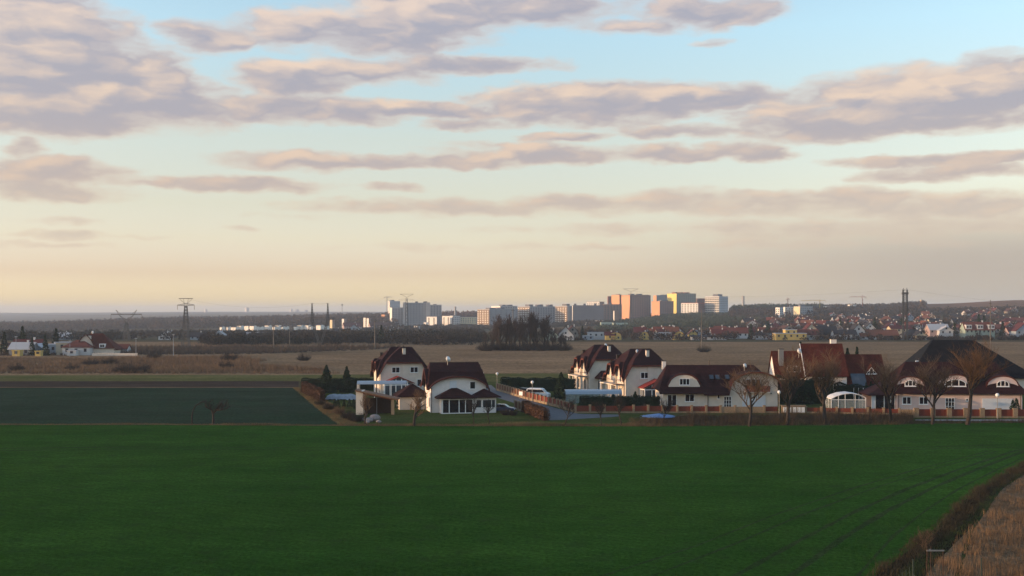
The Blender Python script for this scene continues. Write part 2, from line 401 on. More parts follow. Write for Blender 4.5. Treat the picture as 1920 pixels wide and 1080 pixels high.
M['soil'] = fieldmat('ploughed_soil', (.050, .036, .030), (.068, .048, .038), scale=.3, fine=3)
M['ygrass'] = fieldmat('yellow_green_grass', (.085, .088, .030), (.13, .115, .045), scale=.06, fine=1.5, c3=(.15, .11, .055))
M['lawn_m'] = fieldmat('lawn', (.044, .062, .018), (.066, .080, .026), scale=.15, fine=2.5, c3=(.10, .080, .040))
M['meadow'] = fieldmat('dead_brown_meadow', (.20, .125, .072), (.28, .175, .10), scale=.02, fine=.9, c3=(.11, .072, .048))
M['dry'] = fieldmat('dry_tall_grass', (.13, .085, .050), (.19, .125, .075), scale=.2, fine=4, c3=(.09, .055, .032))
M['ditch'] = fieldmat('ditch_earth', (.018, .016, .010), (.030, .024, .015), scale=.5, fine=4)
M['path'] = mat('pale_concrete', (.26, .25, .25), .9, .15, 2)
sheet('green_field', [(-900,797),(300,796.5),(640,798.5),(1200,799.5),(1560,798),(1700,796),(1800,793.5),(2500,789),(2330,800),(2080,832),(1928,868),(1880,893),(1840,915),(1800,948),(1765,985),(1700,1035),(1640,1080),(1500,1220),(1350,1420),(-900,1420)], .004, M['wheat'])
sheet('sparse_field', [(-900,727),(548,727),(600,770),(636,797.5),(300,795.8),(-900,796)], .004, M['teal'])
sheet('dry_edge_strip', [(-900,796),(300,795.8),(636,797.5),(640,798.4),(300,796.5),(-900,797)], .008, M['dry'])
sheet('field_track', [(-900,725.6),(556,725.6),(556,727),(-900,727)], .004, M['dry'])
sheet('ploughed_strip', [(-900,715.5),(560,714.5),(560,725.6),(-900,725.6)], .004, M['soil'])
sheet('grass_strip', [(-900,705),(560,703),(1000,700),(1500,702),(2500,702),(2500,712),(1000,716),(560,714.5),(-900,715.5)], .004, M['ygrass'])
sheet('brown_meadow', [(-900,641),(2800,641),(2500,702),(1500,702),(1000,700),(560,703),(-900,705)], .004, M['meadow'])
sheet('garden_lawn', [(562,716),(1000,716),(2500,712),(2500,786),(1720,786.5),(1700,778),(1340,777),(1340,799),(1200,799.5),(676,798.6),(566,727)], .004, M['lawn_m'])
sheet('grassy_bank', [(548,727),(566,727),(620,762),(676,798.6),(640,798.4),(600,770)], .012, M['ygrass'])
sheet('bramble_bank', [(1340,777),(1700,778),(1720,786.5),(2500,786),(2500,789),(1800,793.5),(1700,796),(1560,798),(1340,799)], .004, M['lawn_m'])
sheet('street', [(895,722),(921,722),(934,733),(1045,766),(1085,776),(1160,777.5),(1160,781),(1060,787),(1030,788),(1026,785),(965,756),(930,745),(900,733)], .012, M['asphalt'])
sheet('footway', [(1716,786.8),(1830,786.6),(2300,785),(2300,789.5),(1830,789.6),(1716,788.4)], .012, M['path'])
sheet('dry_meadow', [(2500,802),(2330,803),(2090,838),(1935,880),(1895,905),(1870,925),(1850,960),(1800,1010),(1760,1050),(1730,1085),(1600,1240),(1450,1420),(3200,1420)], .004, M['dry'])
sheet('ditch_strip', [(2500,789),(2330,800),(2080,832),(1928,868),(1880,893),(1840,915),(1800,948),(1765,985),(1700,1035),(1640,1080),(1500,1220),(1350,1420),(1450,1420),(1600,1240),(1730,1085),(1760,1050),(1800,1010),(1850,960),(1870,925),(1895,905),(1935,880),(2090,838),(2330,803),(2500,802)], .002, M['ditch'])
# wheel tracks: two bare lines curving through the wheat
M['track'] = fieldmat('trodden_soil', (.022, .044, .014), (.036, .048, .022), scale=.4, fine=3)
def ribbon(name, pts, wd, z, m):
    P = [Vector((*at(px, dy(py)), z)) for px, py in pts]; Q = []
    for i in range(len(P)-1):
        for k in range(6):
            t = k/6; Q.append(P[i].lerp(P[i+1], t))
    Q.append(P[-1]); b = MB(); vs = []
    for i, q in enumerate(Q):
        d = (Q[min(i+1, len(Q)-1)]-Q[max(i-1, 0)]).normalized(); s = Vector((-d.y, d.x, 0))*wd*.5*(1+rnd.uniform(-.35, .35))
        vs += [q-s, q+s]
    b.add(vs, [(2*i, 2*i+2, 2*i+3, 2*i+1) for i in range(len(Q)-1)]); return tag(b.build(name, m), kind='structure')
for off in (0, 1):
    ribbon('wheel_track', [(1375+off*105, 1082), (1500+off*80, 1013-off*4), (1600+off*62, 961-off*2), (1700+off*44, 917), (1790+off*34, 883), (1900+off*20, 846), (2100, 808-off*1)], .55, .009, M['track'])
for off in (-2.4, -1.5, 2.2, 3.1, 4.0):
    ribbon('drill_line', [(1375+off*105, 1082), (1500+off*80, 1013-off*4), (1600+off*62, 961-off*2), (1700+off*44, 917), (1790+off*34, 883), (1900+off*20, 846)], .28, .008, M['track'])
ribbon('wheel_track', [(-200, 842), (300, 838), (900, 842), (1400, 846), (1900, 834)], .5, .009, M['track'])
ribbon('wheel_track', [(-200, 846.5), (300, 842), (900, 846), (1400, 850), (1900, 838)], .5, .009, M['track'])

# ---------------------------------------------------------------- house kit
def pw(pts):
    """piecewise linear profile of |u|"""
    def f(u):
        u = abs(u)
        for (a, za), (b, zb) in zip(pts, pts[1:]):
            if u <= b: return za+(zb-za)*(u-a)/(b-a)
        return pts[-1][1]
    return f
def arch(hw, z0, z1, p=2.0):
    """half arch of half width hw, springing z0, crown z1; drops away sharply beyond hw"""
    def f(u):
        u = abs(u)
        if u >= hw: return z0-(u-hw)*6
        return z0+(z1-z0)*(1-(u/hw)**p)**(1/1.6)
    return f
def lin(a, b, n): return [a+(b-a)*i/(n-1) for i in range(n)]
def roof(parent, zf, x0, x1, y0, y1, m, nx=44, ny=36, th=.2, name='roof'):
    xs = lin(x0, x1, nx); ys = lin(y0, y1, ny); b = MB()
    top = [(x, y, zf(x, y)) for y in ys for x in xs]; bot = [(x, y, z-th) for x, y, z in top]; n = nx*ny
    fs = [(j*nx+i, j*nx+i+1, (j+1)*nx+i+1, (j+1)*nx+i) for j in range(ny-1) for i in range(nx-1)]
    fb = [tuple(n+i for i in reversed(f)) for f in fs]
    rim = [(i, n+i, n+i+1, i+1) for i in range(nx-1)]
    o = (ny-1)*nx; rim += [(o+i, o+i+1, n+o+i+1, n+o+i) for i in range(nx-1)]
    rim += [(j*nx, (j+1)*nx, n+(j+1)*nx, n+j*nx) for j in range(ny-1)]
    rim += [(j*nx+nx-1, n+j*nx+nx-1, n+(j+1)*nx+nx-1, (j+1)*nx+nx-1) for j in range(ny-1)]
    b.add(top+bot, fs+fb+rim); return b.build(name, m, parent)
def verge(parent, zf, x0, x1, y, m, n=44, h=.26, axis='x', name='verge_board'):
    """board under the roof edge, running along x (at y) or along y (at x)"""
    b = MB(); us = lin(x0, x1, n)
    for a, c in zip(us, us[1:]):
        if axis == 'x': za, zc = zf(a, y+.05), zf(c, y+.05)
        else: za, zc = zf(y+.05, a), zf(y+.05, c)
        if abs(za-zc) > 1.2: continue
        q = [(a, za-h), (c, zc-h), (c, zc+.03), (a, za+.03)]
        if axis == 'x': v = [(u, y-.06, z) for u, z in q]+[(u, y-.005, z) for u, z in q]
        else: v = [(y-.06, u, z) for u, z in q]+[(y-.005, u, z) for u, z in q]
        b.add(v, [(0,1,2,3),(7,6,5,4),(0,4,5,1),(1,5,6,2),(2,6,7,3),(3,7,4,0)])
    return b.build(name, m, parent)
def walls(parent, zf, x0, x1, y0, y1, m, gap=.12, n=40, cap=99):
    b = MB(); t = .3
    def side(us, f, put):
        for a, c in zip(us, us[1:]):
            za, zc = min(f(a)-gap, cap), min(f(c)-gap, cap)
            if min(za, zc) < .3: za, zc = max(za, .3), max(zc, .3)
            put(a, c, za, zc)
    def px_(y, o):
        def put(a, c, za, zc):
            b.add([(a,y,0),(c,y,0),(c,y,zc),(a,y,za),(a,y+o,0),(c,y+o,0),(c,y+o,zc),(a,y+o,za)], [(0,1,2,3),(7,6,5,4),(3,2,6,7)] if o > 0 else [(3,2,1,0),(4,5,6,7),(7,6,2,3)])
        return put
    def py_(x, o):
        def put(a, c, za, zc):
            b.add([(x,a,0),(x,c,0),(x,c,zc),(x,a,za),(x+o,a,0),(x+o,c,0),(x+o,c,zc),(x+o,a,za)], [(3,2,1,0),(4,5,6,7),(7,6,2,3)] if o > 0 else [(0,1,2,3),(7,6,5,4),(3,2,6,7)])
        return put
    side(lin(x0, x1, n), lambda u: zf(u, y0), px_(y0, t)); side(lin(x0, x1, n), lambda u: zf(u, y1), px_(y1, -t))
    side(lin(y0, y1, n), lambda u: zf(x0, u), py_(x0, t)); side(lin(y0, y1, n), lambda u: zf(x1, u), py_(x1, -t))
    return b.build('wall', m, parent)
def face(kind, at_):
    return Matrix.Translation((0, at_, 0)) if kind == 'F' else Matrix.Translation((at_, 0, 0)) @ Matrix.Rotation(R(-90), 4, 'Z')
def window(parent, fc, u, z, w, h, cols=2, rows=1, name='window', top=None, sill=True, fm='trim', fr=.09, pm='pane'):
    """window or glazed door centred at u, sill height z, on a wall face; top = function of |u-offset| for an arched head"""
    T = face(*fc); tf = top or (lambda d: z+h); b = MB(T); p = .09
    def pillar(a, c):
        n = 5 if top else 1; us = lin(a, c, n+1)
        for q, r in zip(us, us[1:]):
            b.add([(q,-p,z),(r,-p,z),(r,-p,tf(r-u)),(q,-p,tf(q-u)),(q,0,z),(r,0,z),(r,0,tf(r-u)),(q,0,tf(q-u))], [(0,1,2,3),(0,3,7,4),(1,5,6,2),(3,2,6,7),(0,4,5,1)])
    edges = lin(u-w/2, u+w/2, cols+1)
    for k, e in enumerate(edges):
        a = e if k == 0 else (e-fr if k == cols else e-fr/2); pillar(a, a+fr)
    b.box(u-w/2+fr, u+w/2-fr, -p+.003, -.003, z+.001, z+fr)
    for r in range(1, rows): b.box(u-w/2+fr, u+w/2-fr, -p+.006, -.003, z+h*r/rows-fr*.35, z+h*r/rows+fr*.35)
    us = lin(u-w/2+fr, u+w/2-fr, 13 if top else 2)
    for q, r in zip(us, us[1:]):
        za, zc = tf(q-u), tf(r-u)
        b.add([(q,-p+.004,za-fr),(r,-p+.004,zc-fr),(r,-p+.004,zc),(q,-p+.004,za),(q,-.004,za-fr),(r,-.004,zc-fr),(r,-.004,zc),(q,-.004,za)], [(0,1,2,3),(4,0,3,7),(1,5,6,2),(3,2,6,7),(0,4,5,1)])
    o = b.build(name, M[fm], parent)
    for k in range(cols):
        a, c = edges[k]+(fr if k == 0 else fr/2), edges[k+1]-(fr if k == cols-1 else fr/2)
        for r in range(rows):
            za = z+h*r/rows+(fr if r == 0 else fr*.35); zb = z+h*(r+1)/rows-(fr if r == rows-1 else fr*.35)
            g = MB(T)
            if top:
                us = lin(a, c, 6); poly = [(a, za), (c, za)]+[(q, max(tf(q-u)-fr, za+.02)) for q in reversed(us)]
            else: poly = [(a, za), (c, za), (c, zb), (a, zb)]
            g.prism(poly, -.035, -.01); g.build('pane', M[pm], o)
    if sill:
        s = MB(T); s.box(u-w/2-.08, u+w/2+.08, -.16, 0, z-.08, z-.002); s.build('sill', M['trim'], o)
    return o
def chimney(parent, x, y, z0, z1, m='cream', w=.7, d=.7):
    b = MB().box(x-w/2, x+w/2, y-d/2, y+d/2, z0, z1); o = b.build('chimney', M[m], parent)
    MB().box(x-w/2-.08, x+w/2+.08, y-d/2-.08, y+d/2+.08, z1, z1+.12).build('cap', M['gutter'], o); return o
def dish(parent, x, y, z, r=.55):
    b = MB(Matrix.Translation((x, y, z)) @ Matrix.Rotation(R(28), 4, 'Z') @ Matrix.Rotation(R(72), 4, 'X'))
    b.lathe([(r, .16), (r*.75, .06), (r*.35, .012), (.02, 0)], n=16); o = b.build('satellite_dish', M['globe'], parent, smooth=True)
    MB().tube((x, y+.05, z), (x, y+.15, z-1.3), .05).build('mast', M['metal'], o); return o
def pipe(parent, x, y, z0, z1):
    return MB().tube((x, y, z0), (x, y, z1), .06, n=6).build('drainpipe', M['gutter'], parent)
def gutter(parent, x0, x1, y, z):
    return MB().tube((x0, y, z), (x1, y, z), .08, n=6).build('gutter', M['gutter'], parent)
def place(px, D, lx, ly, rot):
    """world place of a house whose local corner (lx, ly) stands in picture column px at distance D"""
    X, Y = at(px, D); c, s = math.cos(rot), math.sin(rot)
    return (X-(lx*c-ly*s), Y-(lx*s+ly*c), 0)

# ---- the three tall cream houses with swept half-hipped roofs
prof_t = pw([(0, 10.0), (2.3, 8.35), (3.7, 6.95), (4.6, 5.3), (5.5, 3.9)])
prof_y = pw([(0, 10.0), (2.4, 8.5), (4.2, 6.6), (5.3, 4.9), (6.3, 3.5)])
def tall_roof(x, y):
    a = min(prof_y(y), 10.0-max(0, -1.8-x)*1.05-max(0, x-2.6)*1.6)
    a = min(a, 3.6+(x+5.5)*2.4+1.2)
    b = min(prof_t(x), 6.9+(y+6.2)*.78) if y < 2 else 0
    c = 0
    if x < 1:
        for yc in (-2.75, 2.2):
            c = max(c, min(arch(1.75, 4.4, 7.5, 1.8)(y-yc), 6.9+(x+5.5)*1.3))
    return max(a, b, c, 3.3)
def tall_house(px, D, label, side_balcony=True, rot=14):
    rot = R(rot)
    t = empty('detached_house', place(px, D, -4.8, -5.6, rot), rot, label, 'house')
    walls(t, tall_roof, -4.8, 4.8, -5.6, 5.6, M['cream'])
    r = roof(t, tall_roof, -5.5, 5.5, -6.2, 6.3, M['maroon'], 60, 64)
    verge(t, tall_roof, -5.5, 5.5, -6.2, M['verge'], 60)
    verge(t, tall_roof, -6.2, 6.3, -5.5, M['verge'], 64, axis='y')
    chimney(t, .35, -3.9, 7.2, 9.75, w=.62, d=.5)
    chimney(t, -3.6, 2.2, 7.2, 8.6, 'gutter', w=.5, d=.5)
    MB().box(-.25, .95, -5.75, -5.6, 0, 6.75).build('chimney_breast', M['cream'], t)
    for yy in (-4.9, -.6, .2): pipe(t, -4.92, yy, 0, 4.6)
    return t
M['metal_roofing'] = M['bright_red']
def conservatory(parent, x0, x1, y0, y1, h, hr, bays, roofmat='bright_red', skirt=0):
    """glazed garden room with a low gable facing the street"""
    xm = (x0+x1)/2; g = MB()
    g.prism([(x0-.3, h-.05), (xm, hr), (x1+.3, h-.05), (x1+.3, h+.12), (xm, hr+.2), (x0-.3, h+.12)], y0-.3, y1)
    c = empty('garden_room', (0, 0, 0)); c.parent = parent
    g.build('roof', M[roofmat], c)
    f = MB(); es = lin(x0, x1, bays+1); tf = lambda x: h-.05+(hr-h+.05)*(1-abs(x-xm)/(xm-x0))
    for e in es:
        a = min(max(e-.08, x0), x1-.16); f.box(a, a+.16, y0-.08, y0+.08, 0, tf(e)-.02)
    f.box(x0+.16, x1-.16, y0-.07, y0+.07, h-.35, h-.18); f.box(x0+.16, x1-.16, y0-.07, y0+.07, 0, .2)
    for xx in (x0, x1-.14):
        for yy in lin(y0+1.2, y1-.2, 3): f.box(xx, xx+.14, yy-.07, yy+.07, 0, h-.06)
        f.box(xx+.01, xx+.13, y0+.08, y1, h-.35, h-.19)
    f.build('frame', M['trim'], c)
    for k in range(bays):
        a, b2 = es[k]+.1, es[k+1]-.1
        MB().box(a, b2, y0-.02, y0+.02, .2, h-.35).build('pane', M['pane2'], c)
        MB().prism([(a, h-.17), (b2, h-.17), (b2, max(tf(b2)-.12, h-.16)), (a, max(tf(a)-.12, h-.16))], y0-.02, y0+.02).build('pane', M['pane2'], c)
    return c
M['pane2'] = mat('garden_room_pane', (.05, .06, .075), .06, .4, .6, spec=.8)

h1 = tall_house(713, 222, 'tall cream house with swept maroon roof, behind the flat blue canopy and garden pavilion')
window(h1, ('F', -5.6), -1.6, 4.75, 1.65, 1.2); window(h1, ('F', -5.6), 2.2, 4.75, 1.65, 1.2)
window(h1, ('F', -5.6), 3.3, 1.9, 1.0, 1.5, cols=1)
for yy, z in ((-2.75, 5.0), (2.2, 5.0)): window(h1, ('L', -4.8), -yy, z, .8, 1.3, cols=1)
conservatory(h1, -4.3, 1.6, -8.2, -5.6, 2.7, 4.0, 5)
MB().box(-2.6, -2.5, -1, -.9, 8.6, 9.4).build('antenna', M['metal'], h1)

h4 = tall_house(1173, 210, 'tall cream swept-roof house with red-roofed garden room, adjoining the long low house')
window(h4, ('F', -5.6), -.9, 4.3, 1.65, 1.25)
conservatory(h4, -2.0, 4.2, -8.4, -5.6, 2.6, 4.1, 4)
dish(h4, -1.0, -1.6, 9.4, .45)
MB().box(-4.35, -3.95, 4.1, 4.5, 7, 7.05).build('roof_hatch', M['gutter'], h4)
h3 = tall_house(1105, 237, 'tall cream house with swept maroon roof, farther back behind its twin')
dish(h3, .4, -1.2, 9.8, .45)
def side_extras(t):
    for k, yy in enumerate((-2.75, 2.2)):
        window(t, ('L', -4.8), -yy, 3.5, .95, 2.2, cols=1, name='balcony_door', sill=False)
        window(t, ('L', -4.8), -yy, .2, 1.6, 2.2, cols=2, name='terrace_door', sill=False)
    s = MB().box(-6.6, -4.82, -5.0, 4.6, 2.95, 3.15); b = s.build('balcony', M['cream'], t)
    r = MB()
    for yy in lin(-4.95, 4.55, 25): r.tube((-6.55, yy, 3.15), (-6.55, yy, 4.05), .02, n=3)
    r.box(-6.58, -6.52, -5, 4.6, 4.03, 4.1)
    for yy in (-4.98, 4.55):
        for xx in lin(-6.5, -5, 5): r.tube((xx, yy, 3.15), (xx, yy, 4.05), .02, n=3)
        r.box(-6.55, -4.82, yy-.02, yy+.04, 4.03, 4.1)
    r.build('railing', M['gutter'], b)
    MB().slab([(-6.9, -5.1), (-4.82, -5.1), (-4.82, -3.3), (-6.9, -3.3)], 3.16, 3.2).build('awning', M['verge'], b)
    for yy in (-4.8, -1.8, 1.2, 4.3): MB().box(-6.5, -6.15, yy-.17, yy+.17, 0, 2.95).build('pillar', M['cream'], t)
side_extras(h3); side_extras(h4)
def porch(parent, x0, x1, y0, y1, z0, z1, wallh=None):
    """small hipped porch roof"""
    xm, ym = (x0+x1)/2, (y0+y1)/2; k = (z1-z0)/min(x1-x0, y1-y0)*2
    f = lambda x, y: z0+k*min(x-x0, x1-x, y-y0, (y1-y0)*1.0)
    return roof(parent, lambda x, y: min(f(x, y), z1), x0, x1, y0, y1, M['maroon'], 25, 17, .18, 'porch_roof')
MB().box(-4.3, -1, -7.6, -5.6, 0, .25).build('terrace', M['post'], h3); porch(h3, -3.6, 1.6, -8.6, -5.6, 2.9, 4.4)
[MB().box(u, u+.2, -8.4, -8.2, 0, 3).build('porch_post', M['trim'], h3) for u in (-3.3, 1.2)]
for u in (-2.3, -.3): window(h3, ('F', -5.6), u, .2, 1.2, 2.1, cols=1, name='terrace_door', sill=False)

# ---- the broad house beside the street
def h2_roof(x, y):
    a = min(pw([(0, 8.5), (2.6, 6.9), (4.4, 5.0), (5.6, 3.5)])(y), 8.5-max(0, abs(x)-4.4)*4.2)
    b = min(arch(5.15, 4.05, 6.25, 2.1)(x), 6.25+(y+5.6)*.5) if y < 0 else 0
    c = min(pw([(0, 7.6), (2.0, 6.0), (3.6, 4.2)])(y+1.2), 7.4) if x < -3.5 else 0
    return max(a, b, c, 3.4)
r2 = R(12)
h2 = empty('detached_house', place(808, 185.5, -4.8, -5.0, r2), r2, 'broad cream house with arched gable and two hipped bays, beside the parked blue car', 'house')
walls(h2, h2_roof, -4.8, 4.8, -5.0, 5.0, M['white_wall']); roof(h2, h2_roof, -5.5, 5.45, -5.6, 5.6, M['maroon'], 60, 50)
verge(h2, h2_roof, -5.5, 5.45, -5.6, M['verge'], 60); verge(h2, h2_roof, -5.6, 5.6, -5.5, M['verge'], 50, axis='y')
window(h2, ('F', -5.0), 2.45, 4.0, .95, 1.25, cols=1, fr=.05)
MB().box(-1.55, -.35, -5.06, -5.003, 3.9, 5.4).build('roller_shutter', M['garage'], h2)
dish(h2, -1.3, -1.0, 9.0, .5); pipe(h2, -4.7, -5.12, 0, 4.3)
for u in (2.8, 4.0): window(h2, ('L', -4.8), u, .9, .5, 1.6, cols=1, sill=False, fm='cream')
wg = empty('garden_room', (0, 0, 0)); wg.parent = h2
[MB().box(u, u+.15, -7.3, -5.0, 0, 2.75).build('wall', M['white_wall'], wg) for u in (-3.35, 2.15)]
f = MB()
for e in (-3.2, -2.05, -.35, .75, 2.0): f.box(e, e+.14, -7.32, -7.18, 0, 2.75)
f.box(-3.06, 2.0, -7.31, -7.19, 2.35, 2.5); f.box(-3.06, 2.0, -7.31, -7.19, 0, .14); f.build('frame', M['trim'], wg)
for a, c in ((-3.06, -2.05), (-1.91, -.35), (-.21, .75), (.89, 2.0)): MB().box(a, c, -7.27, -7.23, .14, 2.35).build('pane', M['pane'], wg)
roof(wg, lambda x, y: 2.75+.5*min(x+4.2, 2.7-x, y+8.0, 9), -4.2, 2.7, -8.0, -5.0, M['maroon'], 26, 14, .16)
bay = empty('bay', (0, 0, 0)); bay.parent = h2
MB().box(2.4, 6.2, -7.0, -5.0, 0, .95).box(2.4, 6.2, -7.0, -5.0, 2.2, 2.8).box(2.4, 2.8, -7.0, -5.0, .95, 2.2).box(3.6, 3.9, -7.0, -5.0, .95, 2.2).box(6.0, 6.2, -7.0, -5.0, .95, 2.2).build('wall', M['white_wall'], bay)
for a, c in ((2.8, 3.6), (3.9, 5.4), (5.45, 6.0)): MB().box(a, c, -6.9, -6.86, .95, 2.2).build('pane', M['pane2'], bay)
MB().box(3.8, 5.5, -7.1, -7.0, .87, .95).box(3.82, 3.9, -7.05, -6.95, .95, 2.2).box(5.38, 5.46, -7.05, -6.95, .95, 2.2).build('frame', M['trim'], bay)
roof(bay, lambda x, y: min(2.8+.5*min(x-1.9, 7.0-x, y+7.7, 9), 4.1), 1.9, 7.0, -7.7, -5.0, M['maroon'], 22, 14, .16)

# ---- garage and garden pavilion between the two left houses
gr = R(12); g1 = empty('garage', place(749, 191, -2.6, -3, gr), gr, 'low beige garage with a maroon pyramid roof, between the two cream houses', 'garage')
MB().box(-2.6, 2.6, -3, 3, 0, 2.45).build('wall', M['cream'], g1)
roof(g1, lambda x, y: 2.4+.66*min(x+3.2, 3.2-x, y+3.6, 3.6-y), -3.2, 3.2, -3.6, 3.6, M['maroon'], 25, 25, .15)
window(g1, ('F', -3), 1.0, 0, .95, 2.1, cols=1, name='door', sill=False, pm='garage'); MB().box(-.7, -.5, -3.4, -3.1, 0, 1).build('planter', M['post'], g1)
pa = empty('garden_pavilion', (*at(707, 183.5), 0), R(2), 'open garden pavilion with sloping brown wooden roof', 'pavilion')
MB().box(-3.4, -2.2, -1.6, 1.8, 0, 4.0).build('wall', M['cream'], pa); MB().box(2.5, 3.0, -1.6, -1.1, 0, 2.5).build('pillar', M['post'], pa)
MB().box(-2.2, 2.5, 1.5, 1.8, 0, 2.6).build('back_wall', M['darkwood'], pa)
MB().prism([(-3.5, 3.98), (3.7, 2.42), (3.7, 2.64), (-3.5, 4.2)], -2.0, 2.1).build('roof', M['wood'], pa)
MB().prism([(-2.2, 3.5), (2.6, 2.46), (2.6, 2.6), (-2.2, 3.64)], -1.65, -1.45).build('beam', M['verge'], pa)
MB().box(-.1, 0, -.1, 0, 0, 3.1).build('post', M['metal'], pa)
cn_ = empty('pool_canopy', (*at(718, 196), 0), R(4), 'long flat bluish canopy on posts, above the garden pavilion and before the garden room', 'canopy')
b_ = MB()
xs_ = lin(-1.3, 1.3, 7)
for y0_, y1_ in zip(xs_, xs_[1:]):
    z0_, z1_ = (4.35+.5*(1-(v/1.3)**2) for v in (y0_, y1_))
    b_.add([(-4.6, y0_, z0_), (4.3, y0_, z0_), (4.3, y1_, z1_), (-4.6, y1_, z1_), (-4.6, y0_, z0_-.08), (4.3, y0_, z0_-.08), (4.3, y1_, z1_-.08), (-4.6, y1_, z1_-.08)], [(0,1,2,3),(7,6,5,4),(0,4,5,1),(3,2,6,7),(0,3,7,4),(1,5,6,2)])
b_.build('roof', M['poly'], cn_)
MB().box(-4.6, -4.2, -1.3, 1.3, 0, 4.3).build('end_wall', M['cream'], cn_)
for xx in (-1.5, 1.5, 4.1): MB().box(xx, xx+.1, -1.2, -1.1, 0, 4.3).build('post', M['trim'], cn_)

# ---- long low cream house with eyebrow dormer and balcony gable
def h5_roof(x, y):
    a = min(pw([(0, 7.55), (5.6, 2.75)])(y), 7.55-max(0, -9.0-x)*2.2-max(0, x-7.2)*1.05)
    if -3 < x < 2.6 and y < -4: a = min(a, 2.4+(y+6.4)*.75)
    b = min(arch(3.0, 3.95, 6.15, 2.2)(x+6.35), 6.2+(y+4.4)*.35) if -4.4 <= y < 0 else 0
    c = min(arch(4.55, 4.1, 6.55, 2.2)(x-6.35), 6.6+(y+6.4)*.25) if y < 0 else 0
    return max(a, b, c, 2.2)
h5 = empty('long_house', (*at(1340, 200.5), 0), R(0), 'long low cream house with one eyebrow dormer and a red balcony over its garage', 'house')
walls(h5, h5_roof, -10.3, 10.4, -5.2, 5.2, M['cream'], n=70)
roof(h5, h5_roof, -11.0, 11.1, -6.3, 5.8, M['maroon'], 100, 60)
MB().prism([(-9.2, 3.6), (-3.5, 3.6), (-3.5, 3.95), (-4.1, 5.0), (-5.0, 5.7), (-6.35, 6.0), (-7.7, 5.7), (-8.6, 5.0), (-9.2, 3.95)], -4.46, -4.3).build('dormer_wall', M['cream'], h5)
verge(h5, lambda x, y: max(arch(3.0, 3.95, 6.15, 2.2)(x+6.35), 3.9), -9.3, -3.4, -4.5, M['verge'], 40)
verge(h5, lambda x, y: max(arch(4.55, 4.1, 6.55, 2.2)(x-6.35), 3.2), 1.8, 10.9, -6.3, M['verge'], 50)
window(h5, ('F', -4.46), -6.3, 4.05, 1.85, 1.2, cols=3); window(h5, ('F', -5.2), -8.7, .3, 1.7, 2.1, cols=2, name='terrace_door', sill=False)
window(h5, ('F', -5.2), -5.5, 1.1, 1.7, 1.4, cols=2); window(h5, ('F', -5.2), -.3, 1.6, .5, .7, cols=1); window(h5, ('F', -5.2), 1.35, 0, 1.4, 2.05, cols=3, rows=3, name='front_door', sill=False)
MB().box(4.0, 8.2, -5.26, -5.203, 0, 2.25).build('garage_door', M['garage'], h5)
window(h5, ('F', -5.2), 6.0, 3.3, 2.7, 1.9, cols=3, name='balcony_door', sill=False)
bl = MB().box(4.3, 8.7, -6.5, -5.2, 2.85, 3.1).build('balcony', M['trim'], h5)
b_ = MB()
for x0_ in lin(4.3, 8.5, 19): b_.box(x0_, x0_+.19, -6.56, -6.5, 2.95, 4.05)
b_.build('balustrade', M['panel'], bl)
for u in (-3.2+2.1, -3.2+3.2, 1.6+.2): 
    z = 5.3; y = -(7.55-z)/(7.55-2.75)*5.6
    T = Matrix.Translation((u, y, z+.05)) @ Matrix.Rotation(math.atan2(4.8, 5.6), 4, 'X')
    MB(T).box(-.42, .42, -.6, .6, 0, .1).build('roof_window', M['gutter'], h5); MB(T).box(-.34, .34, -.5, .5, .1, .12).build('pane', M['pane2'], h5)
chimney(h5, -9.2, 1.5, 6.6, 8.1, 'white_wall', .7, .6); MB().tube((-.9, .5, 7.2), (-.9, .5, 8.4), .07, n=6).build('flue', M['gutter'], h5)
dish(h5, 5.2, -1.5, 7.4, .42); pipe(h5, -2.2, -5.3, 0, 2.4)
for u in (-10.0, -7.2, 3.6, 9.2): MB().box(u-.08, u+.08, -5.36, -5.2, 2.5, 2.7).build('wall_lamp', M['gutter'], h5)

# ---- red steep-roofed house in three sections
def saddle(parent, x0, x1, y0, y1, ze, zr, m, wm, ov=.5, ch=None):
    b = MB(); yc = (y0+y1)/2; k = (zr-ze)/(yc-y0+ov)
    roof(parent, lambda x, y: zr-abs(y-yc)*k, x0-.25, x1+.25, y0-ov, y1+ov, m, 3, 21, .18)
    w_ = MB(Matrix.Translation((0, 0, 0)))
    zw = lambda y: zr-abs(y-yc)*k-.2
    for xa, xb in ((x0, x0+.3), (x1-.3, x1)):
        w_.add([(xa, y0, 0), (xa, y1, 0), (xa, y1, zw(y1)), (xa, yc, zw(yc)), (xa, y0, zw(y0)), (xb, y0, 0), (xb, y1, 0), (xb, y1, zw(y1)), (xb, yc, zw(yc)), (xb, y0, zw(y0))],
               [(0,4,3,2,1), (5,6,7,8,9), (0,5,9,4), (1,2,7,6), (3,4,9,8), (2,3,8,7)])
    w_.box(x0+.3, x1-.3, y0, y0+.3, 0, zw(y0)); w_.box(x0+.3, x1-.3, y1-.3, y1, 0, zw(y1)); return w_.build('wall', wm, parent)
h6 = empty('red_roofed_house', (*at(1538, 213), 0), R(-3), 'house with three steep brick-red roofs, the middle one tallest, behind the bare trees', 'house')
saddle(h6, -9.2, -4.0, -3, 4.5, 4.6, 9.6, M['rust'], M['white_wall']); saddle(h6, -3.7, 4.0, -4.5, 4.5, 5.0, 11.1, M['rust'], M['white_wall'], .7)
saddle(h6, 4.3, 11.6, -4.2, 4.2, 3.2, 9.0, M['rust'], M['white_wall'])
MB().add([(-4.05, -5.3, 4.9), (-3.97, -5.3, 4.9), (-3.97, 0, 11.2), (-4.05, 0, 11.2), (-4.05, -5.3, 4.6), (-3.97, -5.3, 4.6), (-3.97, 0, 10.9), (-4.05, 0, 10.9)], []) 
